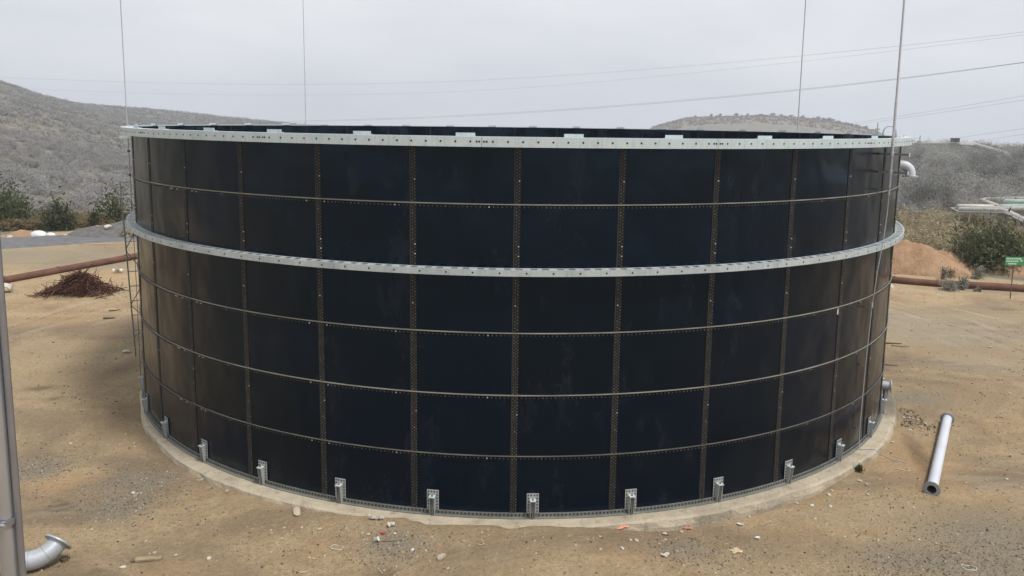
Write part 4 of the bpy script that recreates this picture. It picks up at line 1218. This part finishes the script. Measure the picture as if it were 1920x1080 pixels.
stick(1302, 1012, .3, -.5, M['bark'], 'dark bent twig below the concrete ring', .006)
stick(738, 1016, .5, .02, M['bark'], 'long dark twig across the grey gravel patch', .006)
stick(1670, 645, .9, -.1, M['bark'], 'dark branch on the dirt right of the tank, above a pale one', .03)
stick(1688, 650, .7, -.2, M['wood'], 'brown branch lying below a darker one right of the tank', .025)
stick(1665, 685, .7, -.3, M['post_rust'], 'rusty rod end lying against the right flank of the tank', .02)
stick(215, 583, .5, .5, M['bark'], 'dark branch on orange dirt left of the scaffold ladder', .03)
stick(205, 598, .5, .2, M['bark'], 'brown stump of wood left of the scaffold ladder', .04)
# sacks at the road edge
def sack(px, py, w, label, seed):
    p = gp(px, py); bm = bmesh.new(); bmesh.ops.create_icosphere(bm, subdivisions=3, radius=1)
    for v_ in bm.verts:
        n_ = float(fbm(v_.co.x * 1.6 + seed, v_.co.y * 1.6 + v_.co.z, seed)); v_.co *= 1 + .35 * n_
        v_.co.x *= w / 2; v_.co.y *= w * .33; v_.co.z = max(v_.co.z, -.35) * w * .30
    me = bpy.data.meshes.new('sack'); bm.to_mesh(me); bm.free(); me.polygons.foreach_set('use_smooth', [True] * len(me.polygons))
    o = link('sack', me, M['white_sheet']); o.location = (p[0], p[1], p[2] + w * .10); return tag(o, label, 'sack', )
sack(72, 444, 1.2, 'long slumped white sack touching the orange sand heap', 1)
sack(95, 443, .7, 'short upright white sack at the end of the pair by the road', 2)

# ------------------------------------------------------------------ sign
p = gp(1894, 560)
sg = thing('sign', 'small green sign on a thin rusty post by the pipeline', 'sign', (p[0], p[1], p[2]))
hgt = at(1895, 489, math.hypot(p[0], p[1] - CAM[1]))[2] - p[2]
mb = MB(); mb.cyl((0, 0, -.2), (0, 0, hgt), .028, 8); mb.build('post', M['post_rust'], sg)
bw, bh = 1.02, .44
mb = MB(); mb.box((.02, -.045, hgt + .0), (bw, .03, bh)); bd = mb.build('board', M['sign_green'], sg)
mb = MB()
for k, (x0, x1) in enumerate(((-.46, .22), (-.46, .16), (-.34, .04))):
    x = x0
    r = random.Random(k)
    while x < x1:
        w = r.uniform(.05, .12); mb.box((.02 + x + w / 2, -.062, hgt + .135 - k * .135), (w, .004, .07)); x += w + .025
q = mb.build('lettering', M['sign_pale'], bd)
tag(q, 'pale lettering too small to read')
mb = MB(); mb.tube([(.02 + .33 + .055 * math.cos(a_), -.062, hgt + .02 + .04 * math.sin(a_)) for a_ in [2 * math.pi * k / 10 for k in range(11)]], .02, 5, False)
mb.build('emblem', M['sign_pale'], bd)

# ------------------------------------------------------------------ pipe racks and crest pipeline, right
def pipe_run(parent, pts, rad, mat, name='pipe', n=12):
    """polyline with rounded corners"""
    P_ = [Vector(p) for p in pts]; out = [P_[0]]
    for i in range(1, len(P_) - 1):
        a_, b_, c_ = P_[i - 1], P_[i], P_[i + 1]
        ra = min(rad * 2.6, (b_ - a_).length * .45, (c_ - b_).length * .45)
        s0 = b_ + (a_ - b_).normalized() * ra; s1 = b_ + (c_ - b_).normalized() * ra
        for k in range(6):
            q = k / 5; out.append((s0 * (1 - q) + b_ * q) * (1 - q) + (b_ * (1 - q) + s1 * q) * q)
    out.append(P_[-1])
    mb = MB(); mb.tube(out, rad, n); return mb.build(name, mat, parent)
def rack_at(px, py, d): return Vector(at(px, py, d))
orgp = gp(1800, 428)
rk = thing('pipe_rack', 'pale insulated pipe loop on a steel rack above dry grass', 'pipe', (0, 0, 0))
D1 = 79
pipe_run(rk, [rack_at(2260, 389, D1 - 3), rack_at(1893, 393, D1 + 1), rack_at(1800, 388.5, D1 + 4), rack_at(1797.5, 387.2, D1 + 6.5), rack_at(1862, 388, D1 + 8), rack_at(2260, 388, D1 + 8)], .24, M['insul'])
run2 = [rack_at(1800, 393, D1 + 3.5), rack_at(1884, 395.5, D1), rack_at(1940, 422, D1 - 6), rack_at(1990, 445, D1 - 10)]
pipe_run(rk, run2, .24, M['insul'])
mb = MB()
for a_, b_ in (((1783, 390, D1 + 7), (1798, 397.5, D1 + 2)), ((1798, 397.5, D1 + 2), (1884, 399, D1 - 1)), ((1884, 399, D1 - 1), (1990, 451, D1 - 11)), ((1783, 390, D1 + 7), (1800, 391, D1 + 8))):
    mb.cyl(rack_at(*a_), rack_at(*b_), .075, 6)
mb.build('rack_rail', M['rack'], rk)
for px, py, d in ((1799, 398, D1 + 2), (1818, 398, D1 + 1.5), (1860, 399, D1), (1884, 400, D1 - 1), (1912, 414, D1 - 4)):
    a_ = rack_at(px, py, d); mb = MB(); mb.cyl(a_, (a_.x, a_.y, float(gz(a_.x, a_.y)) - .2), .06, 6); mb.build('support', M['rack'], rk)
rk2 = thing('pipe_rack', 'farther pipe loop turning back behind the nearer rack', 'pipe', (0, 0, 0))
D2 = 92
pipe_run(rk2, [rack_at(2260, 372, D2 + 2), rack_at(1900, 373.5, D2 + 2), rack_at(1841, 375, D2 + 3), rack_at(1840, 376, D2 + 1.5), rack_at(1868, 386.5, D2 - 5), rack_at(1885, 391, D2 - 8), rack_at(2260, 393, D2 - 9)], .25, M['insul'])
mb = MB(); mb.cyl(rack_at(1829, 380, D2 + 3), rack_at(1850, 388, D2 - 4), .07, 6); mb.cyl(rack_at(1829, 379, D2 + 3), rack_at(1842, 378.5, D2 + 4), .07, 6); mb.build('rack_rail', M['rack'], rk2)
for px, py, d in ((1832, 380, D2 + 2.6), (1866, 386, D2 - 5), (1895, 375, D2 + 2)):
    a_ = rack_at(px, py, d); mb = MB(); mb.cyl(a_, (a_.x, a_.y, float(gz(a_.x, a_.y)) - .2), .07, 6); mb.build('support', M['rack'], rk2)
rk3 = thing('pipe_rack', 'pale green clad pipes between the two grey loops', 'pipe', (0, 0, 0))
pipe_run(rk3, [rack_at(2260, 377, 84), rack_at(1898, 379, 85), rack_at(1886, 378, 86)], .26, M['insul_green'])
pipe_run(rk3, [rack_at(2260, 393, 80), rack_at(1900, 391.5, 81), rack_at(1880, 388, 84)], .26, M['insul_green'])
pipe_run(rk3, [rack_at(2260, 386, 82), rack_at(1888, 386.5, 83), rack_at(1880, 387, 84.5)], .2, M['insul_green'])
for px, py, d in ((1903, 380, 84.8), (1910, 393, 80.8)):
    a_ = rack_at(px, py, d); mb = MB(); mb.cyl(a_, (a_.x, a_.y, float(gz(a_.x, a_.y)) - .2), .07, 6); mb.build('support', M['rack'], rk3)
# crest pipeline
cpl = thing('crest_pipeline', 'long thin grey pipeline raised along the far scrub crest', 'pipeline', (0, 0, 0))
def crest(px, py, d=205): return Vector(at(px, py, d))
pipe_run(cpl, [crest(1640, 268, 214), crest(1725, 269.5, 210), crest(1800, 270), crest(1829, 271), crest(1862, 281, 190), crest(1890, 289, 178)], .42, M['insul'], n=8)
pipe_run(cpl, [crest(1800, 271.3, 204), crest(1830, 272.5, 204), crest(1862, 284, 189), crest(1885, 291, 180)], .3, M['insul'], n=8)
for px, py, d in ((1704, 269, 210), (1740, 270, 208), (1770, 270, 206), (1803, 271, 205), (1818, 271.5, 205), (1830, 272.5, 204), (1850, 278, 196), (1872, 285, 184)):
    a_ = crest(px, py, d); mb = MB(); mb.cyl(a_, (a_.x, a_.y, float(gz(a_.x, a_.y)) - .5), .16, 6); mb.build('support', M['rack'], cpl)
a_ = crest(1790.5, 269, 205)
cab = thing('valve_cabinet', 'pair of dark boxes standing on the crest pipeline against the sky', 'cabinet', tuple(a_))
for s_ in (-.48, .48):
    mb = MB(); mb.box((s_, 0, .78), (.78, .6, .85)); mb.build('box', M['dark_rod'], cab)
mb = MB(); mb.box((0, 0, .3), (2.0, .5, .14)); mb.build('shelf', M['rack'], cab)
a_ = crest(1724, 268, 208)
cab = thing('valve_stand', 'small valve stand with a thin mast on the crest pipeline', 'valve', tuple(a_))
mb = MB(); mb.box((0, 0, .2), (.85, .6, .5)); mb.build('body', M['rack'], cab)
mb = MB(); mb.cyl((.05, 0, .4), (.05, 0, 1.7), .07, 6); mb.build('mast', M['dark_rod'], cab)
# little hut on the slope
q = gp(1745, 291)
hut = thing('hut', 'tiny tan hut with two dark openings on the scrub slope', 'hut', (q[0], q[1], q[2] - .2), -.4)
mb = MB(); mb.box((0, 0, .75), (1.7, 1.4, 1.5)); mb.build('wall', M['hut'], hut)
mb = MB(); mb.box((0, 0, 1.56), (1.95, 1.6, .1)); mb.build('roof', M['rack'], hut)
for s_ in (-.5, .5):
    mb = MB(); mb.box((s_, -.702, .9), (.4, .02, .6)); mb.build('opening', M['dark_opening'], hut)

# ------------------------------------------------------------------ vegetation
def leaves(P_, size, tall=1.6, up=0.0, nrm=None):
    """one random leaf quad for every point"""
    n = len(P_)
    a_ = rng.normal(size=(n, 3)); a_[:, 2] += up; a_ /= np.linalg.norm(a_, axis=1)[:, None]
    if nrm is not None:
        a_ -= nrm * (a_ * nrm).sum(1)[:, None]; a_ /= np.linalg.norm(a_, axis=1)[:, None] + 1e-9
        b_ = np.cross(nrm, a_)
    else:
        b_ = rng.normal(size=(n, 3))
    b_ -= a_ * (a_ * b_).sum(1)[:, None]; b_ /= np.linalg.norm(b_, axis=1)[:, None] + 1e-9
    s_ = (size * rng.uniform(.6, 1.4, n))[:, None]
    Vv = np.stack([P_ - a_ * s_ * tall * .4 - b_ * s_ * .45, P_ - a_ * s_ * tall * .25 + b_ * s_ * .45, P_ + a_ * s_ * tall * .7], 1).reshape(-1, 3)
    Ff = np.arange(3 * n).reshape(n, 3)
    return Vv, Ff
def crown_points(c, rx, ry, rz, n, clumps, spread=.33):
    k = rng.normal(size=(clumps, 3)); k /= np.linalg.norm(k, axis=1)[:, None]; k *= (rng.random(clumps) ** .5)[:, None]
    k[:, 2] = np.abs(k[:, 2]) * 1.0 - .1
    w = rng.random(clumps) + .3; ci = rng.choice(clumps, n, p=w / w.sum())
    q = k[ci] + rng.normal(0, spread, (n, 3)) * (.6 + .6 * rng.random((n, 1)))
    return np.stack([c[0] + q[:, 0] * rx, c[1] + q[:, 1] * ry, c[2] + np.maximum(q[:, 2], -.12) * rz], 1)
def bush(name, label, px, py, w, h, mat, n, leafs, cat='bush', clumps=26, up=.6, group=None, dd=None, tall=2.0, ry=.8):
    p = gp(px, py) if dd is None else np.array([*at(px, py, dd)[:2], 0]); p[2] = float(gz(p[0], p[1]))
    t_ = thing(name, label, cat, (p[0], p[1], p[2]), group=group)
    P_ = crown_points((0, 0, h * .16), w / 2 * .8, w / 2 * ry, h * .70, n, clumps)
    Vv, Ff = leaves(P_, leafs, tall, up)
    link('crown', mesh_np('crown', Vv, Ff), mat, t_)
    mb = MB()
    for k in range(9):
        an = random.uniform(0, 6.28); q = random.uniform(.2, .75)
        e_ = (math.cos(an) * w / 2 * q, math.sin(an) * w / 2 * q * .8, h * random.uniform(.5, .85))
        mb.tube([(random.uniform(-.1, .1), random.uniform(-.1, .1), -.15), (e_[0] * .4, e_[1] * .4, e_[2] * .55), e_], [.05, .035, .012], 5)
    mb.build('trunk', M['bark'], t_)
    return t_
bush('shrub', 'dark green bushy shrub behind the orange soil and green sign', 1850, 505, 4.6, 3.1, M['leaf_dark'], 11000, .11, clumps=34, up=1.0, tall=2.6)
bush('shrub', 'large green shrub at the road edge left of the sand heap', 8, 430, 4.6, 3.9, M['leaf_green'], 3200, .15, clumps=26)
bush('shrub', 'green shrub beside the largest one, behind the sand heap', 33, 431, 3.2, 2.7, M['leaf_green'], 1500, .14, clumps=18)
bush('shrub', 'slender green shrub behind the white sacks', 104, 432, 2.1, 2.6, M['leaf_green'], 1300, .13, clumps=14)
bush('shrub', 'thin olive shrub between the sacks and the gravel heap', 127, 432, 1.8, 2.3, M['leaf_green'], 700, .13, clumps=11)
bush('shrub', 'small green sprig growing on the gravel heap', 180, 428, .9, 1.5, M['leaf_green'], 420, .13, clumps=8)
bush('shrub', 'loose green shrub seen behind the scaffold ladder', 222, 418, 3.4, 3.8, M['leaf_green'], 1300, .14, clumps=18, dd=76)
bush('shrub', 'low silver green plant sprawling in front of the rusty pipeline', 1780, 545, 1.15, .62, M['leaf_silver'], 900, .05, clumps=14, cat='plant')
bush('shrub', 'upright pale silver plant in front of the rusty pipeline', 1804, 543, .75, 1.0, M['leaf_silver'], 700, .05, clumps=12, cat='plant', up=1.5)
bush('shrub', 'silver plant standing behind the rusty pipeline by a bank', 1833, 523, .9, .95, M['leaf_silver'], 600, .055, clumps=12, cat='plant', up=1.5)
bush('shrub', 'thin pale weed behind the pipeline in front of the tall heap', 1768, 524, .6, .95, M['leaf_silver'], 260, .05, clumps=9, cat='plant', up=1.5)
bush('shrub', 'yellow flowered weed behind the pipeline at the heap foot', 1783, 520, .75, .7, M['dry'], 330, .05, clumps=9, cat='plant', up=1.2)
bush('shrub', 'tiny silver weed at the gravel edge right of the sprawling plant', 1836, 547, .55, .35, M['leaf_silver'], 220, .045, clumps=7, cat='plant')
bush('shrub', 'tuft of green grass growing against the concrete ring', 1604, 882, .36, .17, M['grass'], 420, .022, clumps=8, cat='plant', up=2.5, tall=5)
bush('shrub', 'pair of green grass blades beside the pipe bend mouth', 121, 1052, .22, .10, M['grass'], 60, .02, clumps=3, cat='plant', up=1.0, tall=5)
# nearer grey bushes on the right slope that can be told apart
for k, (px, py, w, h) in enumerate([(1735, 392, 4.6, 3.6), (1720, 375, 4, 3), (1760, 385, 4, 3.4), (1790, 360, 4.5, 3.4), (1700, 345, 4.6, 3.6), (1850, 350, 5, 3.8), (1895, 345, 5, 3.8), (1820, 330, 5, 4), (1760, 340, 5, 3.6), (1905, 320, 5.5, 4), (1715, 312, 5, 4), (1860, 315, 5, 4)]):
    q = gp(px, py)
    bush('scrub_bush', 'grey leafless rounded bush on the scrub slope beyond the yard', px, py, w, h, M['scrub_grey'], 2600, .10, clumps=30, group='grey bushes on the scrub slope')

def stuff_bushes(name, spots, w0, w1, nleaf, leaf, mat, label, flat=.75):
    Vs = []; Fs = []; b_ = 0
    n = len(spots)
    z = gz(spots[:, 0], spots[:, 1])
    w = rng.uniform(w0, w1, n)
    # all crowns at once: every leaf belongs to one of a few clumps
    K = 10
    k = rng.normal(size=(n, K, 3)); k /= np.linalg.norm(k, axis=2)[..., None]; k *= (rng.random((n, K, 1)) ** .4) * .8; k[..., 2] = np.abs(k[..., 2])
    ci = rng.integers(0, K, (n, nleaf))
    q = np.take_along_axis(k, ci[..., None].repeat(3, 2), 1) + rng.normal(0, .18, (n, nleaf, 3))
    q[..., 2] = np.maximum(q[..., 2], -.05)
    P_ = np.stack([spots[:, :1] + q[..., 0] * w[:, None] / 2, spots[:, 1:2] + q[..., 1] * w[:, None] / 2, z[:, None] + .08 + q[..., 2] * w[:, None] * flat * .62], 2).reshape(-1, 3)
    sz = np.repeat(leaf * w / ((w0 + w1) / 2), nleaf)
    kc = np.take_along_axis(k, ci[..., None].repeat(3, 2), 1)
    nr_ = (q - kc) * 1.0 + q * 1.5 + rng.normal(0, .10, q.shape); nr_[..., 2] += .25
    nr_ = nr_.reshape(-1, 3); nr_ /= np.linalg.norm(nr_, axis=1)[:, None] + 1e-9
    Vv, Ff = leaves(P_, sz, 1.5, .3, nr_)
    me = mesh_np(name, Vv, Ff)
    tone = np.repeat(np.clip(rng.normal(.5, .2, n), 0, 1), nleaf * 3).astype(np.float32)
    ta = me.attributes.new('tone', 'FLOAT', 'POINT'); ta.data.foreach_set('value', tone)
    return tag(link(name, me, mat), label, kind='stuff')
def sector(n, az0, az1, d0, d1, dens=None, pw=1.0):
    out = np.empty((0, 2))
    while len(out) < n:
        m = n * 2
        az = np.radians(rng.uniform(az0, az1, m)); d = d0 + (d1 - d0) * rng.random(m) ** pw
        x = CAM[0] + d * np.sin(az); y = CAM[1] + d * np.cos(az)
        keep = rng.random(m) < (.35 + .9 * vnoise(x / 14, y / 14, 91))
        out = np.concatenate([out, np.stack([x, y], 1)[keep]])
    return out[:n]
stuff_bushes('hill_scrub', sector(1250, -38, -24, 84, 190, pw=.8), 1.8, 3.6, 230, .11, M['scrub_far'], 'grey brown dry scrub covering the foot of the long hill')
stuff_bushes('hill_scrub', sector(6500, -39, -11, 180, 505, pw=.85), 2.0, 3.8, 46, .26, M['scrub_far'], 'grey brown dry scrub covering the long hill slope')
stuff_bushes('ridge_scrub', sector(3200, -30, -9, 500, 720), 2.5, 4.6, 26, .55, M['scrub_far'], 'dark scrub line along the low ridge behind the hill')
stuff_bushes('far_hill_scrub', sector(2000, 8, 28, 800, 935), 2.5, 4.5, 24, .6, M['scrub_tan'], 'dry scrub dotted over the round brown hill')
stuff_bushes('slope_scrub', sector(640, 23.5, 37, 80, 225, pw=.75), 2.8, 5.8, 950, .115, M['scrub_grey'], 'dense grey leafless scrub covering the slope beyond the yard', .85)
stuff_bushes('dry_bushes', sector(620, 23, 38, 58.5, 86), 1.2, 2.6, 260, .085, M['dry'], 'dry tan brush and weeds between the soil heaps and the slope', .8)
stuff_bushes('brown_brush', sector(300, -40, -26.5, 73.5, 84), 1.2, 2.2, 240, .11, M['dry_brown'], 'brown dry brush growing behind the gravel road', .9)
stuff_bushes('valley_scrub', sector(3600, -25, 24, 82, 420, pw=.8), 2.0, 4.4, 46, .30, M['scrub_grey'], 'grey dry scrub covering the low ground behind the tank')
stuff_bushes('dry_bushes', sector(420, -26, 24, 64, 86), 1.2, 2.4, 110, .13, M['dry'], 'dry tan weeds at the edge of the yard behind the tank', .8)
# trees along the skyline
def far_tree(px, d, h, w, label, group, base=None):
    q = at(px, 270, d); z = float(gz(q[0], q[1]))
    t_ = thing('tree', label, 'tree', (q[0], q[1], z), group=group)
    P_ = crown_points((0, 0, h * .45), w / 2, w / 2, h * .5, 130, 9, .3)
    Vv, Ff = leaves(P_, w * .16, 1.4); link('crown', mesh_np('crown', Vv, Ff), M['scrub_far'], t_)
    mb = MB(); mb.tube([(0, 0, -.5), (0, 0, h * .5)], [.2, .12], 6); mb.build('trunk', M['bark'], t_)
for px in (1600, 1612, 1585, 1570, 1548, 1540, 1530, 1520, 1500, 1480, 1462, 1445, 1420, 1400, 1375, 1350, 1330, 1300, 1575, 1560, 1590, 1622):
    far_tree(px + random.uniform(-4, 4), 895 + random.uniform(-25, 15), random.uniform(2.2, 4), random.uniform(3, 6), 'small tree on the crest of the round brown hill', 'trees on the round hill crest')
for k in range(26):
    px = random.uniform(1848, 1925)
    far_tree(px, random.uniform(330, 420), random.uniform(5, 9), random.uniform(5, 9), 'dark distant tree beyond the right end of the scrub crest', 'trees beyond the crest')
for k in range(7):
    q = at(1852 + k * 10, 282, 430 + 10 * (k % 3)); z = float(gz(q[0], q[1]))
    h_ = thing('house', 'tiny pale distant house among the trees beyond the crest', 'house', (q[0], q[1], z), .2 * k, group='distant houses')
    hh_ = random.uniform(3.0, 4.5) + (at(1860, 279.5, 430)[2] - z) * .35
    mb = MB(); mb.box((0, 0, hh_ / 2), (5.5, 4, hh_)); mb.build('wall', M['white_sheet'], h_)
    mb = MB(); mb.add([(-3, -2.3, hh_), (3, -2.3, hh_), (3, 2.3, hh_), (-3, 2.3, hh_), (-3, 0, hh_ + 1.1), (3, 0, hh_ + 1.1)], [(0, 1, 5, 4), (2, 3, 4, 5), (0, 4, 3), (1, 2, 5), (3, 2, 1, 0)]); mb.build('roof', M['rack'], h_)

# ------------------------------------------------------------------ power lines
def wire(pts, rad, label):
    """pts: (px, py, distance) seen points of one sagging wire"""
    W = [Vector(at(*p)) for p in pts]; out = []
    n = len(W)
    for i in range(n - 1):
        for k in range(8): out.append(W[i].lerp(W[i + 1], k / 8))
    out.append(W[-1])
    # gentle smoothing so that the spans hang as one curve
    for _ in range(30):
        out = [out[0]] + [(out[i - 1] + out[i] * 2 + out[i + 1]) / 4 for i in range(1, len(out) - 1)] + [out[-1]]
    mb = MB(); mb.tube(out, rad * .5, 5); o = mb.build('power_line', M['wire']); tag(o, label, 'power line', 'power lines overhead')
wire([(-120, 140, 520), (300, 158, 470), (640, 160, 430), (960, 151, 390), (1440, 113, 320), (1920, 62, 250), (2150, 30, 220)], .075, 'uppermost faint power line crossing the sky above the hills')
wire([(-120, 160, 525), (300, 178, 475), (640, 180, 435), (960, 171, 395), (1440, 124, 325), (1920, 67, 255), (2150, 34, 225)], .06, 'faint power line just under the uppermost one')
for dy, nm in ((0, 'upper wire of the close twin power line over the tank'), (2.0, 'lower wire of the close twin power line over the tank')):
    wire([(300, 232 + dy, 460), (640, 226 + dy, 410), (960, 214 + dy, 370), (1340, 184 + dy, 310), (1640, 154 + dy, 265), (1920, 117 + dy * .5, 225), (2150, 84, 200)], .085, nm)
wire([(1450, 250, 420), (1580, 234, 390), (1720, 213, 350), (1920, 180, 300), (2120, 145, 260)], .075, 'upper wire of the pair rising from behind the round hill')
wire([(1450, 252, 424), (1580, 237, 394), (1720, 218, 354), (1920, 188, 304), (2120, 155, 264)], .075, 'lower wire of the pair rising from behind the round hill')
wire([(1640, 279, 420), (1740, 266.5, 380), (1920, 241, 320), (2100, 214, 280)], .075, 'low power line rising from the crest beside the tank')
wire([(1700, 283, 420), (1805, 268.5, 380), (1920, 252, 330), (2100, 224, 290)], .075, 'lowest power line rising from the crest past the dark boxes')

# ------------------------------------------------------------------ haze
mb = MB(); mb.box((0, 0, 22), (2560, 2560, 72))
hz = mb.build('haze', None)
hm = bpy.data.materials.new('haze_air'); hm.use_nodes = True
hn = hm.node_tree.nodes; hn.clear()
ho = hn.new('ShaderNodeOutputMaterial'); hv = hn.new('ShaderNodeVolumePrincipled')
hv.inputs['Color'].default_value = (0.80, 0.88, 1.0, 1)
hv.inputs['Density'].default_value = 0.0005
hv.inputs['Anisotropy'].default_value = 0.45
hm.node_tree.links.new(hv.outputs[0], ho.inputs['Volume'])
hz.data.materials.append(hm)
hz['kind'] = 'stuff'; hz['label'] = 'thin pale dry season haze over the hills'
